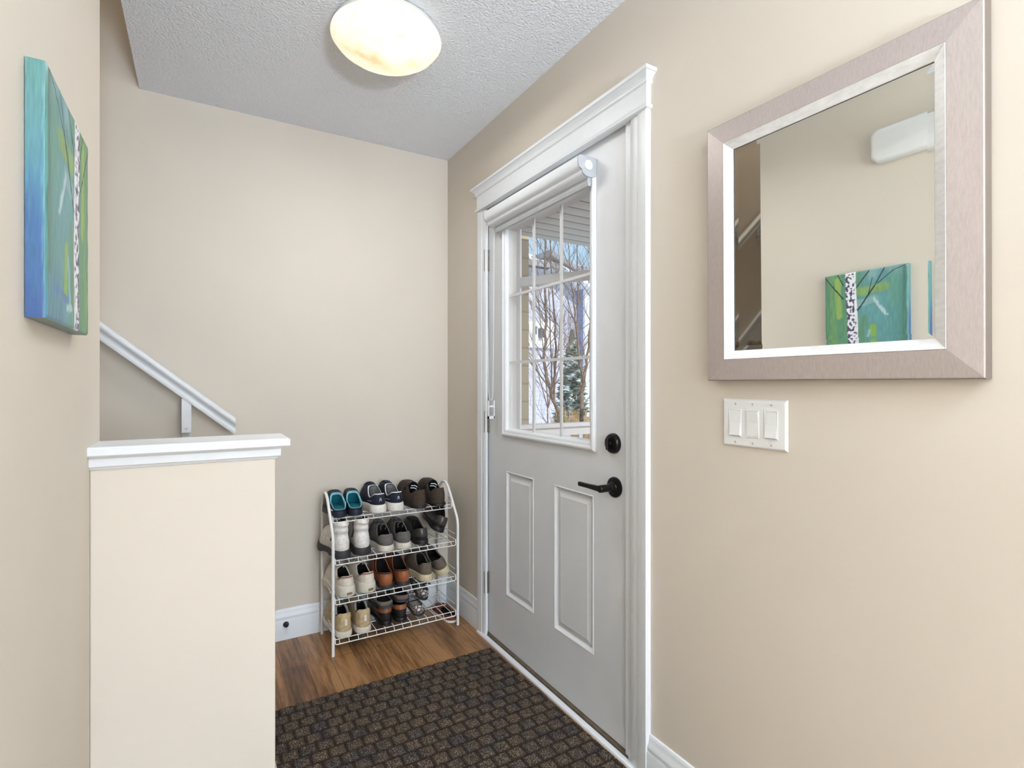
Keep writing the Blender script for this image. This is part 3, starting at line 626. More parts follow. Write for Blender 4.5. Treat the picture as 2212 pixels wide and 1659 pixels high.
for z, yf in ((0.062, 2.412), (0.238, 2.412), (0.414, 2.412), (0.590, 2.462)):
    g = MB(); a, b_ = RX0+0.010, RX1-0.010; yb = BYR-0.006
    g.tube([(a, yb, z+0.012), (a, yf, z+0.012), (a, yf-0.002, z-0.010), (a+0.006, yf-0.003, z-0.014), ((a+b_)/2, yf-0.004, z-0.014), (b_-0.006, yf-0.003, z-0.014), (b_, yf-0.002, z-0.010), (b_, yf, z+0.012), (b_, yb, z+0.012)], 0.0024, 6)
    g.tube([(RX0, yb, z+0.012), (RX1, yb, z+0.012)], 0.0024, 6)
    g.tube([(a, yf+0.016, z), (b_, yf+0.016, z)], 0.0021, 6)
    g.tube([(a, (yf+yb)/2, z-0.002), (b_, (yf+yb)/2, z-0.002)], 0.0021, 6)
    g.tube([(a, yb, z), (b_, yb, z)], 0.0021, 6)
    g.tube([(a, yb, z+0.040), (a, yf+0.012, z+0.040)], 0.002, 6).tube([(b_, yb, z+0.040), (b_, yf+0.012, z+0.040)], 0.002, 6)
    n = 14
    for k in range(n):
        x = a+0.020+(b_-a-0.040)*k/(n-1)
        g.tube([(x, yb+0.002, z+0.002), (x, yf+0.018, z+0.002), (x, yf-0.001, z-0.014)], 0.0016, 6)
    rpart(g, 'shelf', 'wire', smooth=True)
    tiers.append(z+0.004)

# ---------------------------------------------------------------- shoes
NL = 56
def hw_(s, W, toe=1.0):
    s = max(0.0, min(1.0, s))
    base = (4*s*(1-s))
    end = min(1, (s/0.16)) if s < 0.16 else min(1, (1-s)/(0.30*toe)) if s > 1-0.30*toe else 1
    end = math.sqrt(max(0, 1-(1-end)**2))
    return W/2*end*(0.80+0.20*sm01(s, 0.30, 0.68))
class Shoe:
    def __init__(s, L=0.265, W=0.090, side=1, zs=0.022, hh=0.062, hs=0.048, ht=0.082, c0=0.035, c1=0.50, cw=0.062, toe=1.0, toeh=0.050, thick=0.0045, up_in=0.004, heel_lean=0.0, depth=0.0):
        s.__dict__.update(locals()); del s.__dict__['s']
    def out(s, th, k=1.0, inset=0.0):
        ss = (1-math.cos(th))/2
        x = hw_(ss, s.W, s.toe)*(1 if math.sin(th) >= 0 else -1)
        if abs(math.sin(th)) < 1e-6: x = 0
        x += 0.010*s.side*math.sin(PI*ss*1.1)*sm01(ss, 0.3, 1.0)
        y = s.L*ss
        sc = 1-inset/(s.W/2)
        return Vector((x*sc, s.L/2+(y-s.L/2)*(1-inset/(s.L/2)), 0))
    def col(s, th, inset=0.0):
        cc = (1-math.cos(th))/2
        y = s.L*(s.c0+(s.c1-s.c0)*cc); r = (s.c1-s.c0)*s.L/2
        x = s.cw/2*math.copysign(abs(math.sin(th))**0.75, math.sin(th))
        z = s.hh+(s.hs-s.hh)*sm01(cc, 0.05, 0.45) if cc < 0.5 else s.hs+(s.ht-s.hs)*sm01(cc, 0.5, 1.0)
        y0 = s.L*(s.c0+s.c1)/2
        return Vector((x*(1-inset/(s.cw/2)), y0+(y-y0)*(1-inset/r), z-inset*0.3))
    def surf(s, th, k):
        o_ = s.out(th, inset=s.up_in); c_ = s.col(th); cc = (1-math.cos(th))/2
        wt = sm01(cc, 0.45, 0.85)
        gz = (1-wt)*k + wt*(1-(1-k)**2.3)
        gh = (1-wt)*(k**1.3) + wt*(k**1.15)
        p = o_.lerp(c_, gh); top = c_.z
        zt = s.zs + (top-s.zs)*gz
        # toe-box: dome the toe up to toeh quickly
        dome = wt*s.toeh*(math.sin(PI*min(1, k*1.0)))*0.22
        p.z = zt+dome
        b_ = 0.0045*math.sin(PI*k)*(1-wt)
        d_ = Vector((o_.x, (o_.y-s.L*0.25)*(1-wt), 0))
        if d_.length > 1e-6: p += d_.normalized()*b_
        return p
    def ths(s): return [2*PI*i/NL for i in range(NL)]
    def sole(s, zbot=0.0, flare=0.003, heel=0.0, toe_spring=0.006, mid=0.0):
        L = []
        def z_(p, t_):
            ss = p.y/s.L; zb = zbot+toe_spring*sm01(ss, 0.78, 1.0)*(1-t_)
            if heel and 0.36 < ss < 0.62 and t_ < 0.5: zb += heel*min(1, min(ss-0.36, 0.62-ss)/0.03)
            zt = s.zs+mid*sm01(1-ss, 0.3, 0.9)
            return zb+(zt-zb)*t_
        for (t_, inset) in ((0, 0.004), (0.10, -flare), (0.5, -flare*1.2), (0.9, -flare*0.6), (1.0, 0.0)):
            L.append([(q.x, q.y, z_(q, t_)) for q in (s.out(th, inset=inset) for th in s.ths())])
        return MB().loft(L)
    def upper(s, k0=0.0, k1=1.0, off=0.0, rim=True):
        L = []; n = 10
        for i in range(n+1):
            k = k0+(k1-k0)*i/n
            L.append([tuple(s.surf(th, k)+(s.norm(th)*off)) for th in s.ths()])
        if rim:
            L.append([tuple(s.col(th, 0.0015)+Vector((0, 0, 0.0022))) for th in s.ths()])
            L.append([tuple(s.col(th, s.thick)) for th in s.ths()])
        return MB().loft(L, caps=False)
    def norm(s, th):
        d = Vector((math.sin(th), -math.cos(th)*0.6, 0.25)); return d.normalized()
    def band(s, f_lo, f_hi, off=0.0012, th0=0, th1=2*PI, n=40):
        lo, mi, hi = [], [], []
        full = th1-th0 > 2*PI-1e-3
        cnt = n if full else n+1
        T = [th0+(th1-th0)*i/n for i in range(cnt)]
        rows = []
        for j in range(6):
            row = []
            for th in T:
                a = f_lo(th) if callable(f_lo) else f_lo; b_ = f_hi(th) if callable(f_hi) else f_hi
                row.append(tuple(s.surf(th, a+(b_-a)*j/5)+s.norm(th)*off))
            rows.append(row)
        rows.insert(0, [tuple(s.surf(th, f_lo(th) if callable(f_lo) else f_lo)) for th in T]); rows.append([tuple(s.surf(th, f_hi(th) if callable(f_hi) else f_hi)) for th in T])
        return MB().loft(rows, closed=full, caps=False)
    def lining(s):
        L = [[tuple(s.col(th, s.thick)) for th in s.ths()]]
        for t_ in (0.35, 0.7, 1.0):
            row = []
            for th in s.ths():
                c_ = s.col(th, s.thick); i_ = s.out(th, inset=0.010); cc = (1-math.cos(th))/2
                tgt = Vector((i_.x*0.92, s.L*0.05+(i_.y-s.L*0.05)*0.66, s.zs+0.006))
                p = c_.lerp(tgt, t_*0.9 if t_ < 1 else 1.0); p.z = c_.z+(tgt.z-c_.z)*t_
                # stay inside the upper
                row.append(tuple(p))
            L.append(row)
        n = NL; mb = MB().loft(L, caps=False); mb.f.append(tuple(range(3*n, 4*n))); return mb
    def laces(s, n=4, k0=0.45, k1=0.95, w=0.42, r=0.0022):
        mb = MB()
        for i in range(n):
            k = k0+(k1-k0)*i/max(1, n-1); k2 = k0+(k1-k0)*min(n-1, i+1)/max(1, n-1)
            for (a, b_, ka, kb) in ((PI-w, PI+w, k, k), (PI-w, PI+w, k, k2)):
                pts = []
                for j in range(9):
                    t_ = j/8; p = s.surf(a+(b_-a)*t_, min(1, ka+(kb-ka)*t_)); p.z += 0.0035+0.0035*math.sin(PI*t_); pts.append(p)
                mb.tube(pts, r, 6)
        return mb

def shoe(name, label, x, tier, S, parts,  y=None, rot=(0,0,0), group=None, dz=0.0, cat='shoe'):
    z = (tiers[tier] if tier is not None else 0)+dz
    yy = y if y is not None else (2.500 if tier == 3 else 2.435)
    t_ = thing(name, label, cat, (x+0.004, yy-0.014 if tier is not None else yy, z), rot, group)
    for (pn, mb, m) in parts(S): 
        mb.build(pn, m, t_, smooth=True, auto=50)
    return t_

# garden clogs
def clog_parts(S):
    yield 'sole', S.sole(0, 0.002), 'navy_foam'
    yield 'upper', S.upper(rim=False), 'navy_foam'
    L = []
    for a, dz_ in ((0.001, -0.001), (0.001, 0.002), (0.004, 0.003), (0.0065, 0.001), (0.007, -0.006)):
        L.append([tuple(S.col(th, a)+Vector((0, 0, dz_))) for th in S.ths()])
    yield 'collar', MB().loft(L, caps=False), 'aqua_lining'
    yield 'lining', S.lining(), 'teal_lining'
for i, (x, r) in enumerate(((0.545, 0.03), (0.616, -0.02))):
    S = Shoe(L=0.215, W=0.080, side=1 if i else -1, zs=0.030, hh=0.036, hs=0.060, ht=0.098, c0=0.02, c1=0.46, cw=0.070, toeh=0.07)
    shoe('garden_clog', ['navy garden clog with teal lining, leftmost on the top tier', 'navy garden clog with teal lining, beside the navy sneakers'][i], x, 3, S, clog_parts, rot=(0, 0, r), group='navy clogs on the top tier', y=2.478)

# navy sneakers with white soles
def logo_mark(S, k=0.62, sc=1.0, at=0.0):
    mb = MB(); c = S.surf(at, k); c.y -= 0.0028
    def q(u, v_): return (c.x+u*sc, c.y+0.0005, c.z+v_*sc)
    mb.tube([q(-0.0045, -0.006), q(-0.0035, -0.002), q(-0.001, 0.0005), q(-0.004, 0.003), q(-0.004, 0.006), q(0, 0.008), q(0.0035, 0.006), q(0.003, 0.003), q(0, 0.0005), q(0.004, -0.002), q(0.0045, -0.006)], 0.0010*sc, 6)
    return mb
def sneak_parts(S):
    yield 'sole', S.sole(0, 0.005, mid=0.010), 'white_foam'
    yield 'upper', S.upper(), 'navy_knit'
    yield 'piping', S.band(lambda t: 0.93, lambda t: 1.0, 0.002), 'white_piping'
    yield 'lining', S.lining(), 'grey_lining'
    yield 'heel_counter', S.band(0.05, 0.30, 0.002, -0.9, 0.9, 24), 'navy_foam'
    yield 'heel_mark', logo_mark(S, 0.55), 'white_piping'
    for sgn in (-1, 1): yield 'side_stitching', MB().tube([tuple(S.surf(sgn*t_, 0.42)+S.norm(sgn*t_)*0.001) for t_ in (0.75, 0.95, 1.15, 1.3)], 0.0009, 5), 'white_piping'
    yield 'laces', S.laces(4), 'navy_foam'
for i, x in enumerate((0.725, 0.812)):
    S = Shoe(L=0.285, W=0.088, side=1 if i else -1, zs=0.030, hh=0.092, hs=0.070, ht=0.110, c0=0.03, c1=0.44, cw=0.060)
    shoe('running_shoe', ['navy running shoe with white sole, beside the teal-lined clogs', 'navy running shoe with white sole, next to the dark brown shoes'][i], x, 3, S, sneak_parts, rot=(0, 0, 0.05 if i else 0.02), group='navy running shoes', y=2.468)

# dark brown strapped shoes
def strap_parts(S):
    yield 'sole', S.sole(0, 0.003), 'black'
    yield 'upper', S.upper(), 'brown_nubuck'
    yield 'lining', S.lining(), 'dark_lining'
    yield 'strap', S.band(0.30, 0.62, 0.003, 1.9, 2*PI-1.9, 30), 'brown_nubuck'
    mb = MB(); L = []
    for (yy, w_) in ((0.115, 0.034), (0.145, 0.036)):
        pts = [(w_*math.cos(a)*1.0, yy-0.012*math.sin(a), 0.062+0.052*math.sin(a)) for a in [PI*k/14 for k in range(15)]]
        L.append(pts)
    rows = [[p for p in L[0]], [(p[0], p[1], p[2]) for p in L[1]]]
    mb.loft([L[0], L[1]], closed=False, caps=False); o2 = [(p[0]*1.08, p[1], p[2]+0.004) for p in L[0]]; o3 = [(p[0]*1.08, p[1], p[2]+0.004) for p in L[1]]
    mb.loft([L[1], o3, o2, L[0]], closed=False, caps=False)
    yield 'instep_strap', mb, 'black'
    mb = MB()
    for k in range(2): mb.tube([(-0.018+0.01*k, 0.095+0.012*k, 0.088+0.008*k), (0.002+0.01*k, 0.092+0.012*k, 0.086+0.009*k), (0.014+0.008*k, 0.09+0.012*k, 0.078+0.008*k)], 0.0022, 6)
    yield 'label_tab', mb, 'white_piping'
for i, x in enumerate((0.930, 1.030)):
    S = Shoe(L=0.290, W=0.094, side=1 if i else -1, zs=0.014, hh=0.088, hs=0.066, ht=0.112, c0=0.03, c1=0.46, cw=0.066)
    shoe('strapped_shoe', ['dark brown strapped shoe on the top tier, next to the navy sneakers', 'dark brown strapped shoe at the right end of the top tier'][i], x, 3, S, strap_parts, rot=(0, 0, 0.10 if i == 0 else 0.04), group='dark brown strapped shoes', y=2.462)

# white boots
def boot_parts(S):
    yield 'sole', S.sole(0, 0.004, heel=0.010), 'dark_sole'
    L = []
    for i in range(9):
        k = i/8; L.append([tuple(S.surf(th, k)) for th in S.ths()])
    for j in range(1, 9):
        h = j/8; row = []
        for th in S.ths():
            p = S.col(th); fl = 1+0.05*math.sin(h*9+th)*0.5+0.10*h
            y0 = S.L*(S.c0+S.c1)/2
            row.append((p.x*fl, y0+(p.y-y0)*fl+0.004*math.sin(h*14), p.z+(S.shaft-p.z)*h+(0.006*math.cos(th) if j == 8 else 0)))
        L.append(row)
    top = L[-1]; y0 = S.L*(S.c0+S.c1)/2
    L.append([(p[0]*0.9, y0+(p[1]-y0)*0.9, p[2]) for p in top]); 
    yield 'upper', MB().loft(L, caps=False), 'white_leather'
    a = [(p[0]*0.9, y0+(p[1]-y0)*0.9, p[2]) for p in top]; b_ = [(p[0]*0.8, y0+(p[1]-y0)*0.8, 0.05) for p in top]
    mb = MB().loft([a, b_], caps=False); mb.f.append(tuple(range(NL, 2*NL))); yield 'lining', mb, 'dark_lining'
    mb = MB(); sg = -1
    mb.tube([(sg*0.033, y0-0.004, S.shaft-0.004), (sg*0.034, y0-0.002, 0.105), (sg*0.040, y0+0.002, 0.075)], 0.0035, 6)
    yield 'side_zip', mb, 'black'
for i, x in enumerate((0.553, 0.640)):
    S = Shoe(L=0.270, W=0.092, side=1 if i else -1, zs=0.036, hh=0.100, hs=0.098, ht=0.118, c0=0.06, c1=0.42, cw=0.066); S.shaft = 0.160
    shoe('ankle_boot', ['white leather ankle boot with thick black sole, behind the rack post', 'white leather ankle boot with thick black sole, beside the grey shoes'][i], x, 2, S, boot_parts, rot=(0, 0, 0.14 if i == 0 else 0.0), group='white ankle boots', cat='boot')

# grey canvas slip-ons
def canvas_parts(S):
    yield 'sole', S.sole(0, 0.003, mid=0.004), 'cream_rubber'
    yield 'upper', S.upper(), 'grey_canvas'
    yield 'heel_band', S.band(0.30, 0.86, 0.0016, -1.0, 1.0, 24), 'grey_canvas'
    yield 'lining', S.lining(), 'dark_lining'
    yield 'laces', S.laces(3, 0.6, 1.0, 0.5, 0.0024), 'grey_canvas'
    mb = MB(); y0 = S.L*0.30
    mb.tube([(-0.012, y0, 0.085), (-0.016, y0-0.01, 0.105), (0.0, y0-0.012, 0.116), (0.013, y0-0.008, 0.104), (0.010, y0, 0.085)], 0.0024, 6)
    yield 'pull_loop', mb, 'grey_canvas'
for i, x in enumerate((0.752, 0.838)):
    S = Shoe(L=0.275, W=0.088, side=1 if i else -1, zs=0.024, hh=0.078, hs=0.062, ht=0.104, c0=0.03, c1=0.44, cw=0.066)
    shoe('canvas_shoe', ['grey canvas shoe with cream sole, beside the white boots', 'grey canvas shoe with cream sole, beside the shiny black shoes'][i], x, 2, S, canvas_parts, rot=(0, 0, 0.0), group='grey canvas shoes')

# black shoes on the second tier, the right one leaning on its side
def black_parts(S):
    yield 'sole', S.sole(0, 0.002, heel=0.008), 'black'
    yield 'upper', S.upper(), 'olive_leather'
    yield 'heel_band', S.band(0.02, 0.30, 0.0016, -1.4, 1.4, 24), 'black_leather'
    yield 'lining', S.lining(), 'dark_lining'
    yield 'tongue', S.band(0.70, 0.98, 0.005, PI-0.7, PI+0.7, 20), 'black_leather'
for i, (x, rot, dz_, y) in enumerate(((0.935, (0, 0, 0.06), 0, 2.452), (1.010, (0.10, 0.42, -0.10), 0.050, 2.450))):
    S = Shoe(L=0.255, W=0.086, side=1 if i else -1, zs=0.022, hh=0.078, hs=0.062, ht=0.100, c0=0.03, c1=0.50, cw=0.064)
    shoe('leather_shoe', ['shiny black leather shoe standing next to the grey canvas shoes', 'shiny black leather shoe tipped up at the right end of its tier'][i], x, 2, S, black_parts, rot=rot, dz=dz_, y=y, group='shiny black leather shoes')

# cream sneakers
def cream_parts(S):
    yield 'sole', S.sole(0, 0.005, mid=0.014), 'cream_rubber'
    yield 'upper', S.upper(), 'cream_leather'
    yield 'collar_lining', S.band(0.88, 1.0, 0.0022, -1.5, 1.5, 30), 'rose_lining'
    yield 'lining', S.lining(), 'dark_lining'
    yield 'laces', S.laces(5, 0.40, 1.0, 0.5, 0.0028), 'cream_leather'
    mb = MB(); p = S.out(0, inset=-0.006); mb.box(-0.012, 0.012, p.y-0.0006, p.y+0.006, 0.013, 0.024); yield 'heel_patch', mb, 'tan_patch'
    mb = MB(); mb.tube([(-0.018, S.L*0.40, 0.100), (-0.006, S.L*0.33, 0.118), (0.012, S.L*0.28, 0.128)], 0.003, 6).tube([(0.012, S.L*0.40, 0.100), (0.016, S.L*0.33, 0.112), (0.018, S.L*0.28, 0.104)], 0.003, 6)
    yield 'loose_lace', mb, 'cream_leather'
for i, (x, r) in enumerate(((0.572, 0.10), (0.668, 0.16))):
    S = Shoe(L=0.290, W=0.090, side=1 if i else -1, zs=0.034, hh=0.092, hs=0.072, ht=0.108, c0=0.03, c1=0.42, cw=0.062)
    shoe('cream_sneaker', ['chunky cream sneaker with dusty-pink collar, leftmost on the third tier', 'chunky cream sneaker with dusty-pink collar, beside the cognac loafers'][i], x, 1, S, cream_parts, rot=(0, 0, r), group='cream sneakers')

# cognac loafers
def loafer_parts(S):
    yield 'sole', S.sole(0, 0.002, heel=0.010), 'dark_sole'
    yield 'upper', S.upper(), 'cognac_leather'
    yield 'lining', S.lining(), 'dark_lining'
    yield 'trim_strip', S.band(0.92, 1.0, 0.0014), 'dark_lining'
    yield 'toe_cap', S.band(0.0, 0.5, 0.0014, PI-1.0, PI+1.0, 24), 'black_leather'
for i, x in enumerate((0.752, 0.834)):
    S = Shoe(L=0.275, W=0.084, side=1 if i else -1, zs=0.018, hh=0.074, hs=0.064, ht=0.108, c0=0.03, c1=0.52, cw=0.068, toe=1.1)
    shoe('loafer', ['cognac leather loafer with black inside, beside the cream sneakers', 'cognac leather loafer with black inside, beside the taupe suede shoes'][i], x, 1, S, loafer_parts, rot=(0, 0, 0.0), group='cognac loafers on the third tier')

# taupe suede shoes with thick pale soles
def suede_parts(S):
    yield 'sole', S.sole(0, 0.003, mid=0.006), 'pale_gum'
    yield 'upper', S.upper(), 'taupe_suede'
    yield 'lining', S.lining(), 'dark_lining'
    yield 'piping', S.band(0.94, 1.0, 0.0018), 'grey_felt'
    mb = MB(); p = S.surf(0, 0.8); mb.box(-0.008, 0.008, p.y-0.003, p.y+0.004, p.z-0.010, p.z+0.010); yield 'heel_tab', mb, 'grey_felt'
for i, (x, rot, dz_, y) in enumerate(((0.950, (0.0, 0, 0.04), 0.0, 2.428), (1.046, (0.05, -0.42, 0.0), 0.016, 2.436))):
    S = Shoe(L=0.280, W=0.084, side=1 if i else -1, zs=0.028, hh=0.088, hs=0.066, ht=0.106, c0=0.03, c1=0.46, cw=0.060)
    shoe('suede_shoe', ['taupe suede shoe with thick pale sole, beside the cognac loafers', 'taupe suede shoe with thick pale sole, tilted at the right end'][i], x, 1, S, suede_parts, rot=rot, dz=dz_, y=y, group='taupe suede shoes')

# beige knit shoes, bottom tier
def knit_parts(S):
    yield 'sole', S.sole(0, 0.003, mid=0.004), 'cream_rubber'
    yield 'upper', S.upper(), 'beige_knit'
    yield 'heel_band', S.band(0.06, 0.34, 0.0018, -1.6, 1.6, 30), 'beige_knit'
    yield 'collar_band', S.band(0.72, 0.98, 0.003, -1.3, 1.3, 30), 'beige_knit'
    yield 'lining', S.lining(), 'dark_lining'
    mb = MB(); p = S.surf(0, 0.6); mb.box(-0.006, 0.006, p.y-0.004, p.y+0.003, p.z-0.016, p.z+0.012); yield 'heel_pull_tab', mb, 'cream_leather'
    mb = MB()
    for sg in (-1, 1): mb.tube([(sg*0.006, S.L*0.46, 0.098), (sg*0.018, S.L*0.36, 0.118), (sg*0.024, S.L*0.28, 0.108), (sg*0.026, S.L*0.22, 0.086)], 0.0055, 8)
    yield 'tongue_lining', mb, 'grey_lining'
for i, (x, r) in enumerate(((0.556, 0.05), (0.643, 0.04))):
    S = Shoe(L=0.270, W=0.088, side=1 if i else -1, zs=0.022, hh=0.104, hs=0.082, ht=0.110, c0=0.03, c1=0.44, cw=0.062)
    shoe('knit_shoe', ['beige knit shoe with white heel tab, leftmost on the bottom tier', 'beige knit shoe with white heel tab, beside the black and brown shoes'][i], x, 0, S, knit_parts, rot=(0, 0, r), group='beige knit shoes', y=2.430)

# two-tone black and brown shoes, bottom tier
def two_parts(S):
    yield 'sole', S.sole(0, 0.002, heel=0.012), 'black'
    yield 'upper', S.upper(), 'black_leather'
    yield 'collar_band', S.band(0.66, 0.99, 0.0022, -2.0, 2.0, 36), 'cognac_leather'
    yield 'lining', S.lining(), 'dark_lining'
for i, x in enumerate((0.752, 0.826)):
    S = Shoe(L=0.260, W=0.076, side=1 if i else -1, zs=0.020, hh=0.080, hs=0.068, ht=0.086, c0=0.03, c1=0.48, cw=0.064)
    shoe('two_tone_shoe', ['black low shoe with brown collar, beside the beige knit shoes', 'black low shoe with brown collar, beside the snake print flat'][i], x, 0, S, two_parts, group='black and brown shoes on the bottom tier', y=2.450)
# felt slippers resting on the two-tone shoes' toes
def slip_parts(S):
    yield 'sole', S.sole(0, 0.002), 'dark_sole'
    yield 'upper', S.upper(), 'grey_felt'
    yield 'lining', S.lining(), 'dark_lining'
for i, (x, y, dz_, rot) in enumerate(((0.752, 2.440, 0.084, (0.02, 0.0, 0.10)), (0.838, 2.462, 0.088, (0.03, 0.05, 0.06)))):
    S = Shoe(L=0.170, W=0.084, side=1 if i else -1, zs=0.010, hh=0.030, hs=0.026, ht=0.040, c0=0.03, c1=0.60, cw=0.068)
    shoe('felt_slipper', ['small grey felt slipper lying on the left black and brown shoe', 'small grey felt slipper lying on the right black and brown shoe'][i], x, 0, S, slip_parts, dz=dz_, y=y, rot=rot, group='grey felt slippers', cat='slipper')
# snake print flats
def flat_parts(S):
    yield 'sole', S.sole(0, 0.001, heel=0.004), 'dark_sole'
    yield 'upper', S.upper(), 'snake_print'
    yield 'lining', S.lining(), 'grey_lining'
    mb = MB(); y0 = 0.008
    pts = [(0.026*math.cos(a), y0+0.055-0.055*math.sin(a)*1.05+0.0, 0.052+0.040*math.sin(a)) for a in [PI*k/16 for k in range(17)]]
    yield 'sling_strap', MB().tube(pts, 0.0030, 6), 'black_leather'
for i, (x, y, dz_, rot) in enumerate(((0.916, 2.440, 0.014, (0.22, -0.12, 0.06)), (0.950, 2.500, 0.060, (0.26, 0.22, -0.05)))):
    S = Shoe(L=0.215, W=0.076, side=1 if i else -1, zs=0.010, hh=0.050, hs=0.036, ht=0.040, c0=0.03, c1=0.62, cw=0.050, toe=1.3)
    shoe('snake_print_flat', ['snake print flat shoe leaning at the right of the bottom tier', 'snake print flat with black strap, behind the other one'][i], x, 0, S, flat_parts, dz=dz_, y=y, rot=rot, group='snake print flats')
# brown shoe on the floor under the rack
def floor_parts(S):
    yield 'sole', S.sole(0, 0.002), 'white_foam'
    yield 'upper', S.upper(), 'russet_leather'
    yield 'lining', S.lining(), 'dark_lining'
S = Shoe(L=0.215, W=0.080, side=1, zs=0.010, hh=0.034, hs=0.026, ht=0.036, c0=0.03, c1=0.6, cw=0.060)
shoe('floor_shoe', 'flat russet-brown shoe on the floor under the right end of the rack', 1.098, None, S, floor_parts, y=2.440, rot=(0, 0, 0.10))

# ---------------------------------------------------------------- outdoors
GZ = -0.55
struct(MB().box(-6, 40, 3.72, 60, GZ-0.5, GZ).box(4.2, 40, -10, 3.72, GZ-0.5, GZ).build('ground', 'snow'), 'snow-covered ground outside', 'ground')
struct(MB().box(-1, 5.4, -8.8, -5.42, 2.44, 2.6).build('sun_blocker_rear', 'post'), 'unseen slab added outside the living room window to block the sun', 'sun blocker')  # added out of view to keep the sun out of the room
struct(MB().box(XR+0.16, 4.2, -1.0, 3.68, -0.25, -0.02).build('porch_floor', 'snow'), 'snowy porch deck outside the door', 'porch floor')
struct(MB().box(XR+0.16, 4.6, -1.0, 3.62, 2.40, 2.50).build('porch_ceiling', 'soffit'), 'white board soffit over the porch', 'porch ceiling')
struct(MB().box(XR+0.16, 2.37, 3.74, 9.0, GZ, 6.0).build('wall_outer_left', 'side_beige'), 'tan outer wall of the house past the porch', 'wall')
struct(MB().box(XR+0.16, XR+0.28, -10, DY0-0.10, -0.3, 6.0).box(XR+0.16, XR+0.28, DY1+0.12, 3.74, -0.3, 6.0).box(XR+0.16, XR+0.28, DY0-0.10, DY1+0.12, 2.24, 6.0).build('wall_outer_right', 'side_beige'), 'tan siding of the house around the front door', 'wall')
rl = thing('porch_railing', 'white porch railing with square balusters outside the door', 'railing', (3.2, 3.50, 0))
MB().box(-1.86, 1.0, -0.045, 0.045, 0.855, 0.885).box(-1.86, 1.0, -0.02, 0.02, 0.785, 0.855).build('top_rail', 'post', rl, bevel=0.003)
MB().box(-1.86, 1.0, -0.02, 0.02, 0.06, 0.11).build('bottom_rail', 'post', rl)
for k in range(22):
    MB().box(-1.78+0.13*k-0.018, -1.78+0.13*k+0.018, -0.018, 0.018, 0.11, 0.785).build('baluster', 'post', rl)
for xx in (-1.86, 1.0):
    MB().box(xx-0.05, xx+0.05, -0.05, 0.05, -0.02, 0.92).build('railing_post', 'post', rl)

def direct(u, v, Y):   # bearing of a landmark seen from the doorway at distance Y -> x, z
    a = math.radians(30.54); t_ = (u-1106)/1139; d_ = Y/(math.cos(a)-t_*math.sin(a)); return d_*(math.sin(a)+t_*math.cos(a)), 1.204-(v-830)*d_/1139

def tree(label, base, forks, seed, group='bare trees beyond the porch'):
    rnd_ = random.Random(seed); t_ = thing('bare_tree', label, 'tree', (base[0], base[1], GZ), group=group)
    tr_ = MB(); br_ = MB()
    def loc(p): return (p[0]-base[0], p[1]-base[1], p[2]-GZ)
    def twig(p, d_, L_, r_, n_):
        pts = [p]; q = Vector(p); dd = Vector(d_).normalized()
        for k in range(5):
            dd = (dd+Vector((rnd_.uniform(-.16, .16), rnd_.uniform(-.16, .16), rnd_.uniform(0, .16)))).normalized(); q = q+dd*L_/5; pts.append(tuple(q))
        br_.tube(pts, [r_*(1-0.8*k/5) for k in range(6)], 5)
        if n_ > 0:
            for k in range(3):
                s_ = rnd_.randint(1, 4); a_ = rnd_.uniform(0, 2*PI)
                nd = dd+Vector((math.cos(a_), math.sin(a_)*0.6, 0.35))*0.75
                twig(pts[s_], nd, L_*rnd_.uniform(.45, .65), r_*0.5, n_-1)
    for (pts, r0, r1) in forks:
        P = []
        for i in range(len(pts)-1):
            for k in range(4):
                t2 = k/4; a_ = Vector(pts[i]); b_ = Vector(pts[i+1]); P.append(a_.lerp(b_, t2)+Vector((rnd_.uniform(-1, 1), rnd_.uniform(-1, 1), 0))*r0*0.5)
        P.append(Vector(pts[-1])); n_ = len(P)
        tr_.tube([loc(p) for p in P], [r0+(r1-r0)*k/(n_-1) for k in range(n_)], 8)
        for k in range(2, n_-1):
            for rep in range(2):
                if rnd_.random() < 0.42:
                    a_ = rnd_.uniform(0, 2*PI); rr = min(0.0075, (r0+(r1-r0)*k/(n_-1))*0.5)
                    twig(loc(P[k]), (math.cos(a_)*0.9, math.sin(a_)*0.5, 0.75), rnd_.uniform(0.5, 1.25), rr, 2)
    tr_.build('trunk', 'bark', t_, smooth=True, auto=60); br_.build('branches', 'bark', t_, smooth=True, auto=60)
def D3(u, v, Y): x, z = direct(u, v, Y); return (x, Y, z)
Y1 = 6.6
tree('forked bare tree with two tall stems, left of centre in the glass', D3(1212, 930, Y1)[:2], [
    ([(D3(1212, 930, Y1)[0], Y1, GZ-0.02), D3(1208, 900, Y1), D3(1195, 865, Y1), D3(1180, 815, Y1), D3(1176, 780, Y1), D3(1178, 700, Y1), D3(1178, 600, Y1), D3(1177, 500, Y1)], 0.034, 0.014),
    ([D3(1196, 866, Y1), D3(1199, 800, Y1), D3(1200, 700, Y1), D3(1193, 620, Y1), D3(1188, 520, Y1)], 0.020, 0.008),
    ([D3(1192, 850, Y1), D3(1190, 760, Y1), D3(1188, 680, Y1), D3(1184, 600, Y1)], 0.013, 0.006),
    ([D3(1186, 838, Y1), D3(1168, 812, Y1), D3(1150, 790, Y1), D3(1136, 765, Y1)], 0.014, 0.006)], 3)
Y2 = 6.0
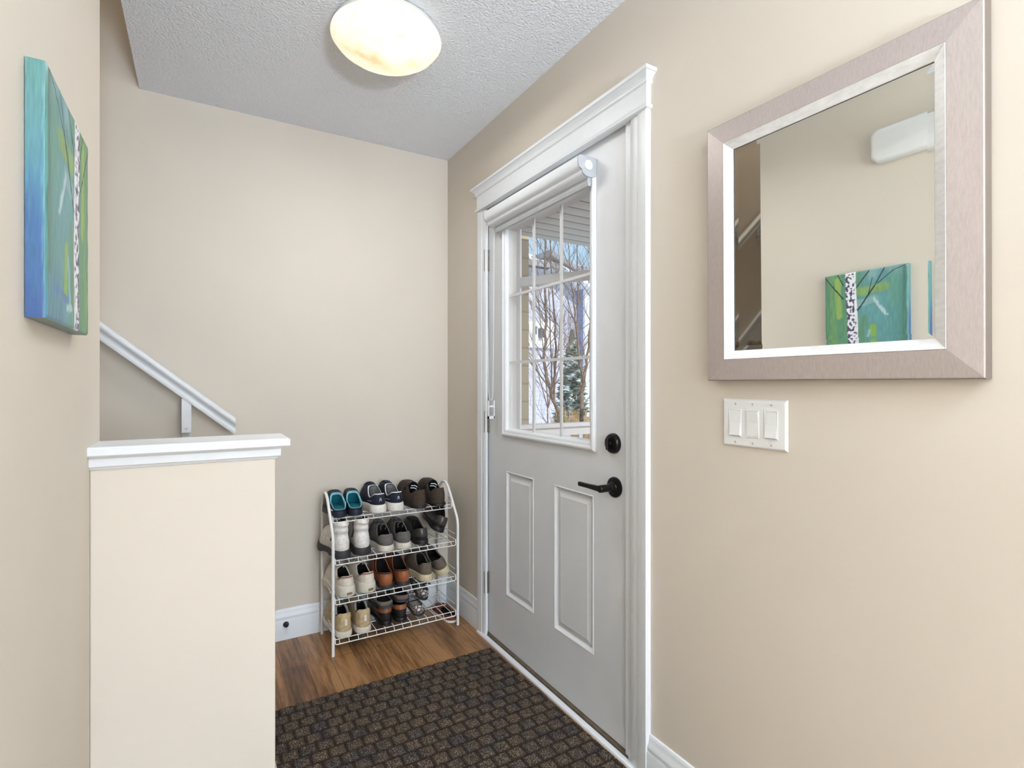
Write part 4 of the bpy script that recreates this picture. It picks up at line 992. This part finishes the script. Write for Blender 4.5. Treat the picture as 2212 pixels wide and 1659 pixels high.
tree('bare tree splitting low into a V, near the right edge of the glass', D3(1257, 930, Y2)[:2], [
    ([(D3(1256, 930, Y2)[0], Y2, GZ-0.02), D3(1257, 880, Y2), D3(1260, 815, Y2)], 0.034, 0.028),
    ([D3(1260, 818, Y2), D3(1251, 780, Y2), D3(1246, 720, Y2), D3(1240, 660, Y2), D3(1234, 610, Y2), D3(1226, 520, Y2)], 0.019, 0.007),
    ([D3(1260, 818, Y2), D3(1268, 780, Y2), D3(1274, 720, Y2), D3(1280, 620, Y2), D3(1282, 500, Y2)], 0.021, 0.009),
    ([D3(1246, 722, Y2), D3(1249, 640, Y2), D3(1246, 560, Y2), D3(1247, 480, Y2)], 0.012, 0.006)], 11)
Y3 = 8.6
tree('slender bare tree with thin stems, farther behind the other trees', D3(1183, 915, Y3)[:2], [
    ([(D3(1183, 930, Y3)[0], Y3, GZ-0.02), D3(1183, 880, Y3), D3(1166, 820, Y3), D3(1150, 760, Y3)], 0.015, 0.006),
    ([D3(1184, 882, Y3), D3(1176, 780, Y3), D3(1162, 640, Y3), D3(1160, 500, Y3)], 0.013, 0.006),
    ([D3(1184, 882, Y3), D3(1206, 760, Y3), D3(1212, 640, Y3), D3(1216, 520, Y3)], 0.013, 0.006)], 23)

# spruce
YS = 9.2; bx, _ = direct(1236, 900, YS); tz = direct(1236, 715, YS)[1]
sp = thing('spruce_tree', 'small snow-dusted spruce between the bare trees', 'tree', (bx, YS, GZ))
rs = random.Random(5); g = MB(); Ht = tz-GZ
for k in range(900):
    h = rs.random()**0.8; z = 0.15+h*(Ht-0.15); R_ = (1-h)**0.85*0.62+0.03
    a_ = rs.uniform(0, 2*PI); r0 = R_*rs.uniform(0.1, 0.5); r1 = R_*rs.uniform(0.75, 1.08)
    c_, s_ = math.cos(a_), math.sin(a_); w_ = 0.05+0.05*(1-h); zz = z-0.10*(r1-r0)
    g.add([(c_*r0, s_*r0, z+0.04), (c_*r1*0.7-s_*w_, s_*r1*0.7+c_*w_, zz), (c_*r1, s_*r1, zz+0.02), (c_*r1*0.7+s_*w_, s_*r1*0.7-c_*w_, zz), (c_*r1*0.6, s_*r1*0.6, zz-0.04)],
          [(0, 1, 2), (0, 2, 3), (0, 3, 4), (0, 4, 1), (1, 4, 2), (4, 3, 2)])
g.build('foliage', 'spruce', sp); MB().tube([(0, 0, 0), (0, 0, Ht*0.9)], [0.05, 0.01], 8).build('trunk', 'bark', sp)
# grasses and shrubs
def tuft(name, label, cat, u, Y, h, n, spread, m, seed, group):
    r_ = random.Random(seed); x, _ = direct(u, 900, Y); g = MB()
    for k in range(n):
        a_ = r_.uniform(0, 2*PI); q = r_.random()*spread*0.4; l_ = h*r_.uniform(0.6, 1.05); lean = spread*r_.uniform(0.1, 1.0)
        c_, s_ = math.cos(a_), math.sin(a_)
        g.tube([(c_*q, s_*q, 0), (c_*(q+lean*0.3), s_*(q+lean*0.3), l_*0.6), (c_*(q+lean), s_*(q+lean), l_)], [0.009, 0.007, 0.003], 4)
    o_ = g.build(name, m); o_.location = (x, Y, GZ); tag(o_, label, cat, group)
tuft('ornamental_grass', 'tall clump of tan dry grass below the spruce', 'grass', 1232, 7.2, 1.30, 300, 0.34, 'grass', 1, None)
tuft('ornamental_grass', 'low clump of dry grass at the foot of the forked tree', 'grass', 1200, 7.4, 0.95, 220, 0.36, 'grass', 2, None)
tuft('shrub', 'russet leafless shrub left of the bare trees', 'shrub', 1160, 7.8, 1.05, 260, 0.5, 'shrub', 3, None)
tuft('shrub', 'russet leafless shrub at the right edge of the glass', 'shrub', 1268, 7.4, 1.15, 240, 0.4, 'shrub', 4, None)
tuft('shrub', 'grey-brown leafless shrub beside the tan house wall', 'shrub', 1140, 8.4, 1.0, 240, 0.45, 'shrub', 6, None)

# neighbouring houses
YH = 14.45; YH2 = 14.0; XC = direct(1263, 830, YH2)[0]
xa = direct(1100, 830, YH)[0]; xb = XC
h1 = thing('neighbour_house', 'pale lavender-sided house behind the bare trees', 'house', (xa, YH, GZ))
ev = direct(1190, 584, YH)[1]
MB().box(0, xb-xa, 0, 6, 0, ev-GZ).build('siding', 'side_pale', h1)
wz0, wz1 = direct(1165, 752, YH)[1]-GZ, direct(1165, 697, YH)[1]-GZ
wx0, wx1 = direct(1130, 830, YH)[0]-xa, direct(1196, 830, YH)[0]-xa
MB().box(wx0, wx1, -0.12, 0.0, wz0, wz1).build('white_panel', 'far_white', h1)
for (u, hw2, va, vb) in ((1149, 0.035, 707, 724), (1162, 0.075, 711, 731)):
    lx = direct(u, 830, YH)[0]-xa; MB().box(lx-hw2, lx+hw2, -0.25, -0.12, direct(u, vb, YH)[1]-GZ, direct(u, va, YH)[1]-GZ).build('wall_lantern', 'far_glass', h1, bevel=0.015)
g = MB(); rz = ev-GZ; rr_ = direct(1190, 552, YH+5)[1]-GZ
g.loft([[(-0.5, -0.6, rz-0.05), (xb-xa-0.02, -0.6, rz-0.05), (xb-xa-0.02, -0.6, rz+0.12), (-0.5, -0.6, rz+0.12)], [(-0.5, 5, rr_-0.15), (xb-xa-0.02, 5, rr_-0.15), (xb-xa-0.02, 5, rr_), (-0.5, 5, rr_)]])
g.build('roof', 'snow', h1)
MB().box(-0.5, xb-xa-0.02, -0.72, -0.6, rz-0.10, rz+0.08).build('gutter', 'roof', h1)
xa2 = XC; xb2 = XC; tz2 = direct(1250, 596, YH2)[1]-GZ
h2 = thing('neighbour_house', 'slate-blue sided house with white corner boards at the right', 'house', (xa2, YH2, GZ))
MB().box(0.002, 5.5, 0, 6.4, 0, tz2).build('siding', 'side_blue', h2)
MB().box(xb2-xa2-0.02, xb2-xa2+0.16, -0.04, 0.06, 0, tz2).build('corner_board', 'far_white', h2)
for z0 in (1.2, 2.6, 4.1):
    f_ = MB().box(xb2-xa2+0.28, xb2-xa2+1.3, -0.02, 0.06, z0, z0+1.15).build('window_frame', 'far_white', h2)
    MB().box(xb2-xa2+0.36, xb2-xa2+1.22, -0.04, -0.02, z0+0.08, z0+1.07).build('pane', 'far_glass', f_)
def rp(u, v):
    a_ = direct(u, v, YH2-0.5); return a_[0]-xa2, a_[1]-GZ
(ax_, az_), (bx_, bz_) = rp(1192, 538), rp(1290, 594)
g = MB(); g.loft([[(ax_, yy_, az_-0.16), (ax_, yy_, az_), (bx_, yy_, bz_), (bx_, yy_, bz_-0.16)] for yy_ in (-0.4, 2.2)])
g.build('roof', 'roof', h2)
g = MB(); g.loft([[(ax_+0.5, yy_, az_-0.40), (bx_, yy_, bz_-0.162), (bx_, yy_, bz_-0.45)] for yy_ in (-0.3, 2.1)])
g.build('gable_board', 'far_white', h2)
